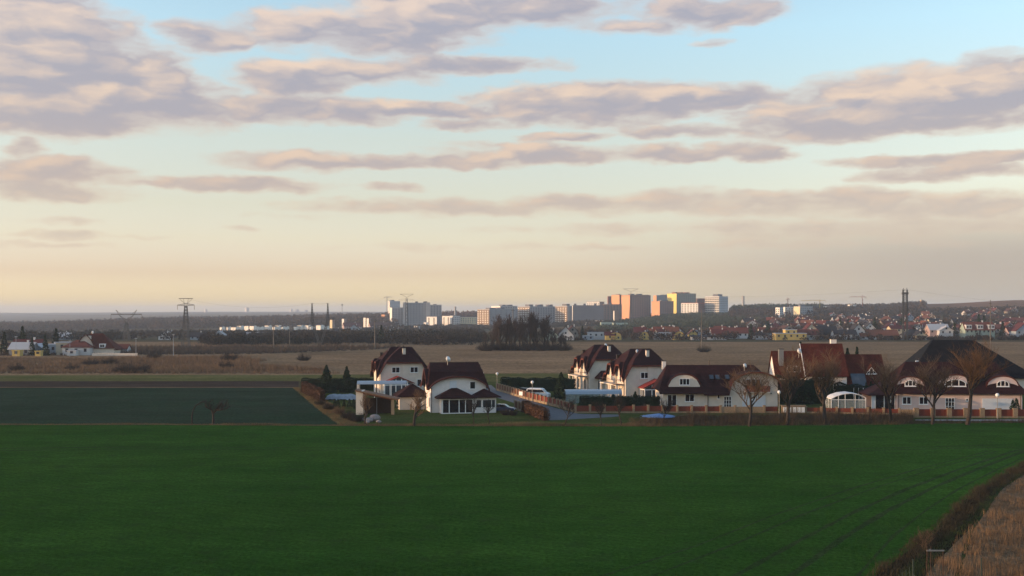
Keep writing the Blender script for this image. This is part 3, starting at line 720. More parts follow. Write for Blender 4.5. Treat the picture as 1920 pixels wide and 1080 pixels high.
vb = MB(); vb.add([(-4.06, -5.3, 4.85), (-3.96, -5.3, 4.85), (-3.96, 0, 11.15), (-4.06, 0, 11.15), (-4.06, -5.3, 4.6), (-3.96, -5.3, 4.6), (-3.96, 0, 10.9), (-4.06, 0, 10.9)], [(0,1,2,3),(7,6,5,4),(0,4,5,1),(0,3,7,4),(1,5,6,2),(2,6,7,3)]); vb.build('verge_board', M['trim'], h6)
chimney(h6, 2.7, .8, 10, 11.9, 'white_wall', 1.1, .9); chimney(h6, -7.9, -1.2, 6.6, 10.0, 'metal', .9, .9); dish(h6, -4.4, -1.2, 9.6, .55)
for u in (-6.6, -5.5, -4.8): window(h6, ('F', -2.6), u, 5.6, .8, 1.2, cols=1, sill=False)
window(h6, ('F', -4.5), -1, 2.4, 1.2, 1.2); window(h6, ('F', -4.5), 2, 2.4, 1.2, 1.2)
tri = arch(1.15, 5.3, 6.6, 1.5)
db = empty('dormer', (0, 0, 0)); db.parent = h6
MB().prism([(7.6, 5.2), (10.4, 5.2), (9.0, 7.1)], -3.3, -1).build('roof', M['rust'], db); window(db, ('F', -3.32), 9.0, 5.3, 2.0, 1.2, cols=3, top=lambda d: 5.35+1.25*(1-abs(d)/1.02))
MB().add([(5.0, -6.2, 2.3), (7.8, -6.2, 2.3), (7.8, -4.3, 5.2), (5.0, -4.3, 5.2)], [(0, 1, 2, 3)])
sr = MB(); sr.add([(4.9, -6.0, 2.9), (7.6, -6.0, 2.9), (7.6, -3.6, 5.4), (4.9, -3.6, 5.4), (4.9, -6.0, 2.8), (7.6, -6.0, 2.8), (7.6, -3.6, 5.3), (4.9, -3.6, 5.3)], [(0,1,2,3),(7,6,5,4),(0,4,5,1),(1,5,6,2),(2,6,7,3),(3,7,4,0)]); sr.build('glass_roof', M['pane2'], h6)
for u in (4.9, 5.8, 6.7, 7.55): MB().box(u, u+.08, -6.05, -5.95, 0, 2.8).build('glazing_bar', M['trim'], h6)

# ---- barn-like house with a charcoal hipped roof
h7 = empty('charcoal_roofed_house', (*at(1800, 236), 0), R(-6), 'big house with a charcoal hipped roof rising behind the pink house', 'house')
walls(h7, lambda x, y: 3.7, -12.0, 12.9, -7.5, 7.5, M['cream'])
roof(h7, lambda x, y: min(11.2, 3.5+.98*min(y+8.2, 8.2-y), 3.5+1.13*(x+12.8), 3.5+.72*(13.6-x)), -12.8, 13.6, -8.2, 8.2, M['black_tile'], 60, 50)
T = Matrix.Translation((-10.2, -5.2, 6.0)) @ Matrix.Rotation(R(44), 4, 'X')
MB(T).box(-.4, .9, -1.1, 1.1, 0, .12).build('roof_window', M['trim'], h7); MB(T).box(-.3, .8, -1, 1, .12, .14).build('pane', M['poly'], h7)

# ---- the long pink house with three eyebrow gables
EB = ((-8.2, 2.55, 6.0, 2.0), (-.45, 3.35, 6.35, 3.7), (7.75, 2.85, 6.15, 2.15))
def h8_roof(x, y):
    a = min(pw([(0, 8.4), (5.9, 3.1)])(y), 8.4-max(0, -7.6-x)*1.25-max(0, x-8.2)*1.45)
    z = a
    for xc, hw, zt, _ in EB:
        if -4.7 <= y < 0: z = max(z, min(arch(hw, 4.3, zt, 2.2)(x-xc), zt+.05+(y+4.7)*.2))
    return max(z, 2.9)
h8 = empty('pink_house', (*at(1778, 195), 0), R(-3), 'long pink house under a maroon roof with three eyebrow gables and a white garage door', 'house')
walls(h8, h8_roof, -10.7, 10.9, -5.3, 5.3, M['pink'], n=70); roof(h8, h8_roof, -11.5, 11.7, -6.1, 6.1, M['maroon'], 110, 60)
for xc, hw, zt, ww in EB:
    f_ = arch(hw-.15, 4.25, zt-.12, 2.2)
    MB().prism([(xc-hw+.15, 3.9), (xc+hw-.15, 3.9)]+[(xc+u, f_(u)) for u in lin(hw-.15, -hw+.15, 17)], -4.78, -4.6).build('gable_wall', M['pink'], h8)
    verge(h8, lambda x, y: max(arch(hw, 4.3, zt, 2.2)(x-xc), 4.2), xc-hw, xc+hw, -4.82, M['verge'], 30, h=.2)
    hh = 1.25 if ww > 3 else 1.1
    window(h8, ('F', -4.78), xc, 4.2, ww, hh, cols=3, top=lambda d, ww=ww, hh=hh: 4.2+hh*(.42+.58*max(0, 1-(abs(d)/(ww/2))**2.6)**.8), fr=.12)
for u in (-9.0, -6.1): window(h8, ('F', -5.3), u, 1.05, 1.55, 1.35, cols=2, fr=.11)
window(h8, ('F', -5.3), -1.55, 0, 1.6, 2.25, cols=3, rows=3, name='front_door', sill=False); window(h8, ('F', -5.3), 1.4, 1.65, .5, .5, cols=1)
MB().box(4.0, 9.2, -5.36, -5.303, 0, 2.15).build('garage_door', M['garage'], h8)
for x_ in (10.55, -10.4): pipe(h8, x_, -5.4, 0, 3.0)
wn_ = empty('winter_garden', (0, 0, 0)); wn_.parent = h8
f = MB()
for e in (-14.9, -14.3, -12.75, -11.6, -10.9): f.box(e, e+.13, -4.6, -4.47, 0, 2.55)
f.box(-14.9, -10.8, -4.59, -4.48, 2.551, 2.66); f.build('frame', M['trim'], wn_)
for a, c, m_ in ((-14.77, -14.3, 'garage'), (-14.17, -12.75, 'pane'), (-12.62, -11.6, 'pane'), (-11.47, -10.9, 'pane')): MB().box(a, c, -4.56, -4.52, 0, 2.55).build('pane', M[m_], wn_)
roof(wn_, lambda x, y: 2.7+.45*min(y+5.2, 4, x+15.6), -15.6, -10.9, -5.2, 2, M['maroon'], 12, 14, .16)
MB().box(-14.9, -10.9, 1.5, 1.8, 0, 2.6).build('wall', M['pink'], wn_)
# pool enclosure beside it
pe = empty('pool_enclosure', (*at(1586, 188.5), 0), R(-3), 'arched glass pool enclosure with a white curved roof, beside the pink house', 'pool enclosure')
b_ = MB(); pr = [(-2.95, 2.3), (-2.2, 2.75), (-1.0, 3.15), (.4, 3.3), (1.8, 3.1), (3.0, 2.55)]
for (xa, za), (xb, zb) in zip(pr, pr[1:]):
    b_.add([(xa,-1.8,za),(xb,-1.8,zb),(xb,2.4,zb),(xa,2.4,za),(xa,-1.8,za-.1),(xb,-1.8,zb-.1),(xb,2.4,zb-.1),(xa,2.4,za-.1)], [(0,1,2,3),(7,6,5,4),(0,4,5,1),(3,2,6,7),(0,3,7,4),(1,5,6,2)])
b_.build('roof', M['globe'], pe)
f = MB()
for x_, z_ in ((-2.95, 2.2), (-1.75, 2.85), (-.6, 3.12), (1.1, 3.12), (2.9, 2.45)): f.box(x_, x_+.08, -1.8, -1.72, 0, z_); 
for x_, z_ in ((-2.95, 2.2), (2.9, 2.45)): f.box(x_, x_+.08, .3, .38, 0, z_).box(x_, x_+.08, 2.3, 2.38, 0, z_)
f.box(-2.87, 2.9, -1.79, -1.73, 2.1, 2.2); f.build('frame', M['trim'], pe)
for a, c in ((-2.87, -1.75), (-1.67, -.6), (-.52, 1.1), (1.18, 2.9)): MB().box(a, c, -1.77, -1.74, .05, 2.1).build('pane', M['glass'], pe)
MB().box(-2.95, -2.9, -1.7, 2.3, .05, 2.15).box(2.9, 2.95, -1.7, 2.3, .05, 2.3).build('side_pane', M['glass'], pe)
MB().box(-2.6, 2.6, -1.3, 2.0, .05, .35).build('pool', M['water'], pe)
# long low enclosure in front of the twin houses
le = empty('pool_enclosure', (*at(1112, 202), 0), R(2), 'long low pool enclosure with a milky rounded roof, in front of the twin tall houses', 'pool enclosure')
b_ = MB(); ys_ = lin(-2, 2, 9)
for ya, yb in zip(ys_, ys_[1:]):
    za, zb = (2.1+.75*(1-(v/2)**2)**.6 if abs(v) < 2 else 2.1 for v in (ya, yb))
    b_.add([(-5.3, ya, za), (5.2, ya, za), (5.2, yb, zb), (-5.3, yb, zb), (-5.3, ya, za-.05), (5.2, ya, za-.05), (5.2, yb, zb-.05), (-5.3, yb, zb-.05)], [(0,1,2,3),(7,6,5,4),(0,4,5,1),(3,2,6,7),(0,3,7,4),(1,5,6,2)])
b_.build('roof', M['poly'], le)
for k, x_ in enumerate(lin(-5.3, 5.1, 7)): MB().box(x_, x_+.09, -2, -1.9, 0, 2.05).build('post', M['metal'], le)
for k in range(6):
    a = -5.3+k*1.733+.09; MB().box(a, a+1.64, -1.97, -1.93, .4, 2.0).build('pane', M['glass'], le)
# ---------------------------------------------------------------- plants kit
def tubes_mesh(name, segs, m, k=3):
    """segs: rows of x0 y0 z0 x1 y1 z1 r0 r1"""
    S = np.array(segs, float); A = S[:, 0:3]; B = S[:, 3:6]; D = B-A; D /= np.linalg.norm(D, axis=1)[:, None]+1e-9
    ref = np.where(np.abs(D[:, 2:3]) > .8, np.array([[1., 0, 0]]), np.array([[0, 0, 1.]])); U = np.cross(D, ref); U /= np.linalg.norm(U, axis=1)[:, None]; W_ = np.cross(D, U)
    ang = np.arange(k)*2*np.pi/k; ca = np.cos(ang)[None, :, None]; sa = np.sin(ang)[None, :, None]
    ring = U[:, None]*ca+W_[:, None]*sa
    V = np.concatenate([A[:, None]+ring*S[:, 6][:, None, None], B[:, None]+ring*S[:, 7][:, None, None]], 1).reshape(-1, 3)
    n = len(S); base = (np.arange(n)*2*k)[:, None, None]; i = np.arange(k)
    q = np.stack([i, (i+1) % k, k+(i+1) % k, k+i], 1)[None]
    return np_mesh(name, V, (base+q).reshape(-1, 4), m, 4)
def leaf_mesh(name, P, size, m, up=.0, seed=1, stretch=1.0):
    """one small triangle per point"""
    g = np.random.default_rng(seed); n = len(P); a = g.normal(size=(n, 3)); a /= np.linalg.norm(a, axis=1)[:, None]
    b = g.normal(size=(n, 3)); b -= a*(a*b).sum(1)[:, None]; b /= np.linalg.norm(b, axis=1)[:, None]
    a[:, 2] = a[:, 2]*(1+up*2)*stretch; s = (size*g.uniform(.6, 1.4, n))[:, None]
    V = np.stack([P-a*s*.5-b*s*.45, P-a*s*.5+b*s*.45, P+a*s*.7], 1).reshape(-1, 3)
    return np_mesh(name, V, np.arange(3*n).reshape(-1, 3), m, 3)
def grow(seed, h, spread=.5, levels=5, trunk=.3, r=.03, nk=(3, 4, 4, 5, 5), up=.25, bend=.12, minr=.006, first=.3, lens=.62):
    g = random.Random(seed); lo, hi = [], []
    def br(p, d, ln, rad, lv):
        ns = 4 if lv < 2 else (3 if lv < 4 else 2); pts = [p]; q = p; dd = d
        for i in range(ns):
            dd = (dd+Vector((g.gauss(0, bend), g.gauss(0, bend), g.gauss(0, bend)+up*.12*(lv > 0)))).normalized(); nq = q+dd*(ln/ns)
            ra = rad*(1-.5*i/ns); rb = rad*(1-.5*(i+1)/ns)
            (lo if lv < 2 else hi).append((*q, *nq, ra, rb)); q = nq; pts.append(q)
        if lv >= levels: return
        n = nk[min(lv, len(nk)-1)]+g.choice((0, 1))
        for k in range(n):
            t = first+(1-first)*(k+g.random())/n if lv == 0 else .25+.75*(k+g.random())/n
            x = min(int(t*ns), ns-1); pp = pts[x].lerp(pts[x+1], t*ns-x)
            az = g.uniform(0, 6.283); side = Vector((math.cos(az), math.sin(az), 0)); s = spread*g.uniform(.7, 1.25)
            nd = (dd*(1-s*.45)+side*s+Vector((0, 0, up))).normalized()
            br(pp, nd, ln*lens*g.uniform(.75, 1.15)*(1.1-.35*t if lv == 0 else 1), max(rad*(.62-.2*t), minr), lv+1)
    br(Vector((0, 0, -.1)), Vector((g.gauss(0, .03), g.gauss(0, .03), 1)).normalized(), h*trunk*2 if levels else h, r*h, 0)
    return lo, hi
def tree(name, seed, h, m='twig', bark='bark', **kw):
    lo, hi = grow(seed, h, **kw)
    zmax = max(s[5] for s in hi); k = h/zmax; lo = [tuple(v*k for v in s) for s in lo]; hi = [tuple(v*k for v in s[:6])+s[6:] for s in hi]
    t = empty(name, (0, 0, 0)); link('trunk', tubes_mesh('trunk', lo, M[bark], 6), t); link('crown', tubes_mesh('crown', hi, M[m], 3), t); return t
def conifer_meshes(seed, h, w, n=2600, size=.28):
    g = np.random.default_rng(seed); z = g.uniform(0, 1, n)**1.25; lay = .75+.25*np.abs(np.sin(z*h*3.1)); az = g.uniform(0, 6.283, n)
    lob = 1+.18*np.sin(az*5+z*9)
    r = w*(1-z)**.85*lay*lob*g.uniform(.35, 1, n)**.5+.04
    P = np.stack([r*np.cos(az), r*np.sin(az), .25+z*(h-.3)-r*.15], 1)
    return tubes_mesh('trunk', [(0, 0, -.1, 0, 0, h*.96, .02*h, .02)], M['bark'], 6), leaf_mesh('crown', P, size, M['needle'], seed=seed)
def conifer(seed, h, w, n=2600, size=.28, name='conifer'):
    a, b = conifer_meshes(seed, h, w, n, size); t = empty(name, (0, 0, 0)); link('trunk', a, t); link('crown', b, t); return t
def put(t, px, D, rz=0, s=1.0, label=None, cat=None, group=None):
    x, y = at(px, D); t.location = (x, y, gz(x, y)); t.rotation_euler = (0, 0, rz); t.scale = (s, s, s); return tag(t, label, cat, group)
def hedge(p0, p1, w_, h, m, label, n=None, size=.14, taper=.1, name='hedge', top=.07):
    """clipped hedge between two ground points: leaves over a dark core"""
    a = Vector((*p0, 0)); b = Vector((*p1, 0)); d = b-a; ln = d.length; n = n or int(ln*h*170)
    g = np.random.default_rng(int(ln*100)); u = g.uniform(0, ln, n); face_ = g.choice(4, n, p=[.38, .22, .3, .10]); zz = g.uniform(0, h, n); vv = g.uniform(-w_/2, w_/2, n)
    hh = h*(1+top*np.sin(u*1.9)*.5+top*np.sin(u*.63+1)*.5)
    z = np.where(face_ == 2, hh+g.normal(0, .07, n), zz/h*hh); wz = w_/2*(1-taper*z/h)
    v = np.where(face_ == 0, -wz, np.where(face_ == 1, wz, vv))+g.normal(0, .10, n); u = np.where(face_ == 3, g.choice([0, ln], n)+g.normal(0, .06, n), u)
    ex = d.normalized(); ey = Vector((-ex.y, ex.x, 0))
    P = np.outer(u, (ex.x, ex.y, 0))+np.outer(v, (ey.x, ey.y, 0))+np.outer(z, (0, 0, 1))
    t = empty(name, (a.x, a.y, 0), 0, label, 'hedge'); link('foliage', leaf_mesh('foliage', P, size, M[m], seed=3), t)
    core = MB(Matrix.Rotation(math.atan2(d.y, d.x), 4, 'Z')).box(.22, ln-.22, -w_/2+.18, w_/2-.18, 0, h*.95); core.build('stems', M[m], t); return t
def shrub(seed, h, w, m='twig', n=260, name='shrub'):
    g = random.Random(seed); S = []
    for _ in range(n):
        az = g.uniform(0, 6.283); r = w*.5*g.random()**.5; lean = r/w*1.2; hh = h*g.uniform(.3, 1)*(1-.35*(r/(w*.5))**2)*(.7+.3*math.sin(az*3+seed))
        p = Vector((r*.5*math.cos(az), r*.5*math.sin(az), 0)); q = p+Vector((math.cos(az)*r*.6, math.sin(az)*r*.6, hh))
        mid = p.lerp(q, .5)+Vector((g.gauss(0, .1), g.gauss(0, .1), .1)); S.append((*p, *mid, .022, .014)); S.append((*mid, *q, .014, .006))
        for _k in range(4):
            t = g.uniform(.2, 1); o = mid.lerp(q, t); e = o+Vector((g.gauss(0, .3), g.gauss(0, .3), g.uniform(.05, .5)))*(.35*h/2+.2); S.append((*o, *e, .009, .004))
    t = empty(name, (0, 0, 0)); link('branches', tubes_mesh('branches', S, M[m], 3), t); return t
def scale_r(segs, f): return [s[:6]+(s[6]*f, s[7]*f) for s in segs]

# ---- the row of big bare trees at the edge of the wheat
big = [tree('bare_tree', 11+i, 11.6, 'twig', levels=5, spread=.70, trunk=.25, r=.024, nk=(6, 5, 4, 3, 3), up=.30, first=.40, lens=.68, minr=.009) for i in range(3)]
M['twig_orange'] = mat('orange_twigs', (.13, .070, .034), .95, .3, .6, island=.3)
row = [(1405, 163.5, 0, .93, 'thick-trunked bare tree before the red balcony of the long cream house'),
 (1476, 165.5, 1, 1.05, 'bare tree beside the white service cabinets, its crown over the lowest red roof'),
 (1546, 166, 2, 1.06, 'bare tree with a wide crown in front of the tallest brick-red roof'),
 (1671, 168, 1, .95, 'bare tree in front of the first eyebrow gable of the pink house'),
 (1748, 166.5, 0, 1.0, 'bare tree with a slightly leaning trunk next to the pink house front door'),
 (1814, 166, 2, 1.22, 'tallest bare tree with rusty orange crown reaching over the charcoal roof')]
first_use = set()
for i, (px, D, k, s, lb) in enumerate(row):
    t = big[k] if k not in first_use else copy_tree(big[k], (0, 0, 0)); first_use.add(k)
    put(t, px, D, i*1.7, s, lb, 'tree', 'bare trees along the edge of the wheat field')
for t in [o for o in bpy.data.objects if o.get('label', '').startswith('tallest bare')]:
    for ch in t.children:
        if ch.name.startswith('crown'): ch.data = ch.data.copy(); ch.data.materials[0] = M['twig_orange']
# ---- small trees on the lawn
small = [tree('young_tree', 31+i, 4.4, 'twig_dark', levels=4, spread=.75, trunk=.30, r=.022, nk=(6, 5, 5, 4), up=.3, first=.45, lens=.62, minr=.008) for i in range(2)]
srow = [(889, 166, 0, 1.0, 'small round-crowned tree before the glazed bays of the broad house, nearest its glass doors'), (919, 167, 1, .92, 'small dark tree in front of the parked blue car'),
 (1058, 164, 1, 1.05, 'small tree where the side street meets the lawn'), (1128, 165, 0, .9, 'small thin tree before the red fence, below the low pool enclosure'),
 (1166, 165, 1, 1.18, 'tallest small tree before the red fence, near the hedge of the glass garden room'), (1243, 166, 0, .95, 'small tree beside the flat blue tarpaulin')]
fu = set()
for i, (px, D, k, s, lb) in enumerate(srow):
    t = small[k] if k not in fu else copy_tree(small[k], (0, 0, 0)); fu.add(k); put(t, px, D, i*2.1, s, lb, 'tree', 'small trees on the lawn')
t = tree('fruit_tree', 51, 5.9, 'twig', bend=.04, levels=4, spread=.8, trunk=.26, r=.045, nk=(5, 4, 4, 4), up=.3, first=.35, lens=.68); put(t, 776, 164, 0, 1, 'pruned fruit tree with thick forked trunk in front of the low garage', 'tree')
t = tree('fruit_tree', 58, 5.4, 'twig', levels=4, spread=.6, trunk=.28, r=.03, nk=(4, 4, 4, 4), up=.4, first=.3, lens=.68); put(t, 684, 167, 1, 1, 'pale pruned tree beside the pillar of the garden pavilion', 'tree')
gt = empty('gnarled_tree', (*at(400, 166.5), 0), 0, 'gnarled low bare tree with spreading limbs at the edge of the sparse field', 'tree')
g_ = random.Random(9); lo = []; hi = []
limbs = [[(0,0,-.1),(.02,0,.8),(-.02,0,1.6)], [(-.02,0,1.6),(-.35,.1,2.3),(-.6,.1,2.9),(-.55,0,3.4)], [(-.02,0,1.6),(.45,0,2.2),(.75,.1,2.8),(1.3,.1,3.3)], [(.45,0,2.2),(1.1,-.2,2.2),(1.9,-.3,2.35),(2.7,-.2,2.9)], [(.2,.1,1.9),(.5,.8,2.4),(.9,1.4,3.0)], [(1.1,-.2,2.2),(1.7,-.2,2.8),(2.1,0,3.4)], [(-.35,.1,2.3),(-.9,-.3,2.6),(-1.1,-.4,3.1)]]
for k, lm in enumerate(limbs):
    r0 = .24 if k == 0 else .13
    for i, (p, q) in enumerate(zip(lm, lm[1:])):
        ra = r0*(1-.22*i); lo.append((*p, *q, ra, ra*.8))
        if k:
            for _ in range(7):
                o = Vector(p).lerp(Vector(q), g_.random()); e = o+Vector((g_.gauss(.15, .4), g_.gauss(0, .4), g_.uniform(.1, .7))); hi.append((*o, *e, .03, .016))
                for _ in range(3): f_ = o.lerp(e, g_.uniform(.4, 1)); h_ = f_+Vector((g_.gauss(.1, .25), g_.gauss(0, .25), g_.uniform(0, .45))); hi.append((*f_, *h_, .014, .007))
link('trunk', tubes_mesh('trunk', lo, M['bark'], 6), gt); link('crown', tubes_mesh('crown', hi, M['twig_dark'], 3), gt)
bt = empty('bent_tree', (*at(360, 166.5), 0), 0, 'thin bent sapling leaning toward the gnarled tree in the field', 'tree')
pts = [Vector(p) for p in ((0, 0, -.05), (0, 0, 1.3), (.15, 0, 2.2), (.6, 0, 2.9), (1.3, .1, 3.4), (2.2, .1, 3.6))]
link('trunk', tubes_mesh('trunk', [(*a, *b, .13-.018*i, .112-.018*i) for i, (a, b) in enumerate(zip(pts, pts[1:]))], M['bark'], 5), bt)
g_ = random.Random(4); link('crown', tubes_mesh('crown', [(*p, *(p+Vector((g_.gauss(.3, .4), g_.gauss(0, .3), g_.uniform(-.2, .7)))), .012, .005) for p in [pts[3].lerp(pts[5], g_.random()) for _ in range(60)]], M['twig_dark'], 3), bt)

# ---- hedges, conifers
A = lambda px, py: at(px, dy(py))
hedge(A(566, 732), A(702, 731), 1.6, 2.5, 'hedge', 'dark evergreen hedge behind the pair of conifers at the garden end')
hedge(A(570, 735), A(604, 753), 1.2, 2.1, 'brownhedge', 'brown leafy hedge running down the garden edge beside the sparse field')
hedge(A(940, 732), A(1078, 734), 1.8, 2.75, 'hedge', 'long dark hedge at the head of the side street, behind the globe lamp')
hedge(A(1088, 764), A(1236, 763), 1.5, 1.9, 'hedge', 'dark hedge between the red fence and the long low pool enclosure')
hedge(A(984, 772), A(1024, 789), 1.1, 1.75, 'brownhedge', 'rusty brown clipped hedge outside the short street fence')
hedge(A(1452, 756), A(1561, 756), 2.6, 4.6, 'hedge', 'tall dark evergreen hedge below the tallest brick-red roof', top=.14)
hedge(A(1566, 754), A(1664, 754), 1.8, 3.3, 'hedge', 'dark hedge behind the arched pool enclosure', top=.14)
for px, py, h, w, lb in ((612, 736, 5.9, 2.3, 'larger conifer by the garden hedge'), (650, 736, 5.6, 1.7, 'slimmer pointed conifer by the garden hedge'),
  (1052, 748, 5.3, 1.9, 'dark conifer between the side street hedge and the pool enclosure'), (1501, 742, 11.2, 1.3, 'tall slim conifer rising behind the tallest red roof'), (1589, 741, 9.8, 2.0, 'broad conifer behind the red roofs'),
  (1607, 740, 10.0, 1.3, 'narrow conifer behind the red roofs'), (1191, 765, 3.0, 1.0, 'little conifer in the dark hedge before the glass garden room'), (1150, 766, 2.6, 1.2, 'round little evergreen at the end of the dark hedge'),
  (1505, 757, 4.6, 2.2, 'dark bushy evergreen below the middle red roof')):
    put(conifer(int(px), h, w, 2600 if h > 4 else 1200, .26 if h > 4 else .16), px, dy(py), 0, 1, lb, 'conifer')
th = conifer(77, 4.2, .75, 900, .18, 'thuja')
for i, px in enumerate((1624, 1633, 1641, 1650, 1659, 1668)):
    t = th if i == 0 else copy_tree(th, (0, 0, 0)); put(t, px, 201+i*.3, i, 1+.06*math.sin(i*2), ('dark pointed thuja closest to the pool enclosure', 'pointed thuja second from the pool enclosure', 'pointed thuja third from the pool enclosure', 'pointed thuja third from the pink house', 'pointed thuja second from the pink house', 'dark pointed thuja closest to the pink house roof')[i], 'thuja', 'thuja row behind the winter garden')
ty = conifer(78, 1.6, .45, 400, .13, 'young_thuja')
for i, (px, py) in enumerate(((628, 764), (634, 766), (645, 764), (655, 765), (663, 765), (666, 768), (745, 767), (1906, 772), (1899, 776))):
    t = ty if i == 0 else copy_tree(ty, (0, 0, 0)); grp = i < 6
    put(t, px, dy(py), i, 1+.1*math.sin(i*2.3) if i < 7 else 1.5, ('small dark thuja nearest the brown hedge, first of its row', 'small dark thuja second from the brown hedge', 'small dark thuja below the middle of the grey foil heap', 'small dark thuja in the middle of the pavilion-side three', 'small dark thuja next to last before the pavilion', 'small dark thuja nearest the pavilion wall')[i] if grp else ('small dark thuja between pavilion and low garage', 'taller thuja beside the pink house drainpipe', 'shorter thuja in front of the pink house corner')[i-6], 'thuja', 'young thuja row' if grp else None)
sb = [shrub(90+i, 2.0, 2.6, 'twig_dark' if i else 'twig') for i in range(3)]
srs = [(600, 760, 1, .8, 'bare shrub at the top of the grassy bank'), (617, 768, 2, .9, 'bare shrub halfway down the grassy bank'), (636, 776, 0, .9, 'brown shrub lower on the grassy bank'), (652, 785, 1, 1.0, 'dark shrub near the foot of the grassy bank'), (668, 790, 2, 1.0, 'dark shrub at the foot of the grassy bank'),
 (903, 772, 0, .5, 'small shrub against the glazed bay'), (948, 778, 1, .75, 'dark round shrub before the parked blue car'), (962, 779, 2, .6, 'low shrub at the nose of the parked blue car'), (1210, 770, 0, .8, 'light brown shrub behind the red fence, beside the long cream house')]
fu = set()
for i, (px, py, k, s, lb) in enumerate(srs):
    t = sb[k] if k not in fu else copy_tree(sb[k], (0, 0, 0)); fu.add(k); put(t, px, dy(py), i*1.3, s, lb, 'shrub')

# ---- brambles and dry growth on the bank (nobody could count it)
def tuft_field(name, pts, h, m, seed, per=14, wd=.012, lean=.25, label=None, cat=None):
    g = np.random.default_rng(seed); P = np.repeat(np.array(pts, float), per, 0); n = len(P)
    P[:, :2] += g.normal(0, .22, (n, 2)); hh = h*g.uniform(.4, 1.1, n)*P[:, 2]; P = np.stack([P[:, 0], P[:, 1], np.zeros(n)], 1)
    a = g.uniform(0, 6.283, n); w_ = wd*g.uniform(.7, 1.5, n); tip = P+np.stack([g.normal(0, lean, n)*hh, g.normal(0, lean, n)*hh, hh], 1)
    dx = np.stack([np.cos(a)*w_, np.sin(a)*w_, np.zeros(n)], 1)
    V = np.stack([P-dx, P+dx, tip], 1).reshape(-1, 3); me = np_mesh(name, V, np.arange(3*n).reshape(-1, 3), m)
    o = link(name, me); tag(o, label, cat, kind='stuff'); return o
def scatter(poly, n, seed, clump=None):
    P = [A(px, py) for px, py in poly]; xs_ = [p[0] for p in P]; ys_ = [p[1] for p in P]; g = random.Random(seed); out_ = []
    while len(out_) < n:
        x, y = g.uniform(min(xs_), max(xs_)), g.uniform(min(ys_), max(ys_)); c = False; j = len(P)-1
        for i in range(len(P)):
            if (P[i][1] > y) != (P[j][1] > y) and x < (P[j][0]-P[i][0])*(y-P[i][1])/(P[j][1]-P[i][1])+P[i][0]: c = not c
            j = i
        if c: out_.append((x, y, .45+.75*(.5+.5*math.sin(x*(clump or .31)+1.7*math.sin(y*.27)))*(.6+.4*math.sin(y*.5+x*.13))))
    return out_
M['bramble'] = mat('bramble_stems', (.070, .048, .030), .95, .4, .5, island=.4)
M['reed'] = mat('dry_reed', (.17, .105, .058), .95, .3, .35, island=.35)
M['drygrass'] = mat('bleached_grass', (.14, .095, .048), .95, .3, .3, island=.3)
tuft_field('bramble_thicket', scatter([(1250, 786), (1340, 781), (1700, 780), (1712, 788), (1700, 795.5), (1340, 798.5), (1180, 799)], 1800, 5, .9), 1.8, M['bramble'], 5, 13, .016, .5, 'tangled brown brambles on the bank behind the wheat field', 'brambles')
tuft_field('bramble_thicket', scatter([(1700, 789.8), (2200, 789.8), (2200, 791), (1700, 795)], 500, 6), .7, M['bramble'], 6, 12, .014, .4, 'low dark brambles along the pale footway by the wheat field', 'brambles')
tuft_field('dry_grass', scatter([(1180, 788), (1340, 785), (1712, 787), (1700, 796), (1340, 799), (1180, 799)], 1500, 16), .75, M['drygrass'], 16, 12, .014, .35, 'pale dead grass among the brambles on the bank', 'dry grass')
tuft_field('bank_grass', scatter([(1180, 784), (1340, 778), (1712, 779), (1712, 789), (1700, 796), (1340, 799), (1180, 799)], 1500, 17), .6, mat('bank_green', (.040, .060, .018), .95, .3, .5, island=.3), 17, 12, .014, .35, 'green grass among the brambles on the bank', 'grass')
tuft_field('dry_grass', scatter([(640, 797), (1300, 796), (1300, 799.4), (1200, 799.8), (640, 798.8)], 1600, 7), .6, M['drygrass'], 7, 12, .014, .25, 'bleached grass fringe between lawn and wheat', 'dry grass')
tuft_field('dry_grass', scatter([(-100, 795.5), (300, 795.3), (636, 797), (640, 798.6), (300, 797), (-100, 797)], 1300, 8), .35, M['drygrass'], 8, 10, .014, .25, 'pale grass line between the wheat and the sparse field', 'dry grass')
tuft_field('dry_grass', scatter([(550, 727), (572, 727), (640, 770), (676, 798), (640, 798), (600, 770)], 1500, 9), .5, M['drygrass'], 9, 12, .014, .3, 'yellow grass on the diagonal bank beside the garden', 'dry grass')
tuft_field('dry_grass', scatter([(2300, 806), (2090, 842), (1938, 884), (1898, 908), (1873, 930), (1855, 962), (1805, 1014), (1765, 1055), (1740, 1085), (1640, 1240), (2400, 1240), (2700, 900)], 9000, 10, .23), .75, M['reed'], 10, 16, .012, .22, 'tall dry brown grass on waste ground at the field corner', 'dry grass')
tuft_field('dry_grass', scatter([(2330, 803), (1935, 879), (1893, 904), (1868, 924), (1848, 958), (1798, 1009), (1758, 1049), (1728, 1084), (1650, 1180), (1640, 1160), (1700, 1066), (1800, 985), (1850, 935), (1905, 890), (2200, 816)], 1500, 11), .35, mat('ditch_grass', (.045, .060, .018), .95, .3, .5, island=.3), 11, 14, .012, .3, 'green grass on the ditch bank beside the waste ground', 'grass')
tuft_field('dark_weeds', scatter([(2200, 812), (1920, 866), (1876, 890), (1836, 912), (1794, 946), (1762, 980), (1690, 1034), (1630, 1081), (1550, 1160), (1600, 1175), (1670, 1095), (1735, 1040), (1795, 992), (1862, 925), (1938, 878)], 1500, 12, 1.3), .62, mat('dark_weed_stems', (.034, .028, .016), .95, .3, .5, island=.4), 12, 14, .014, .35, 'dark dead weeds lining the ditch along the wheat', 'weeds')
M['blade'] = mat('wheat_blade', (.020, .070, .012), .95, .35, .05, col2=(.035, .085, .018), island=.4, spec=0)
g_ = random.Random(77); W_ = []
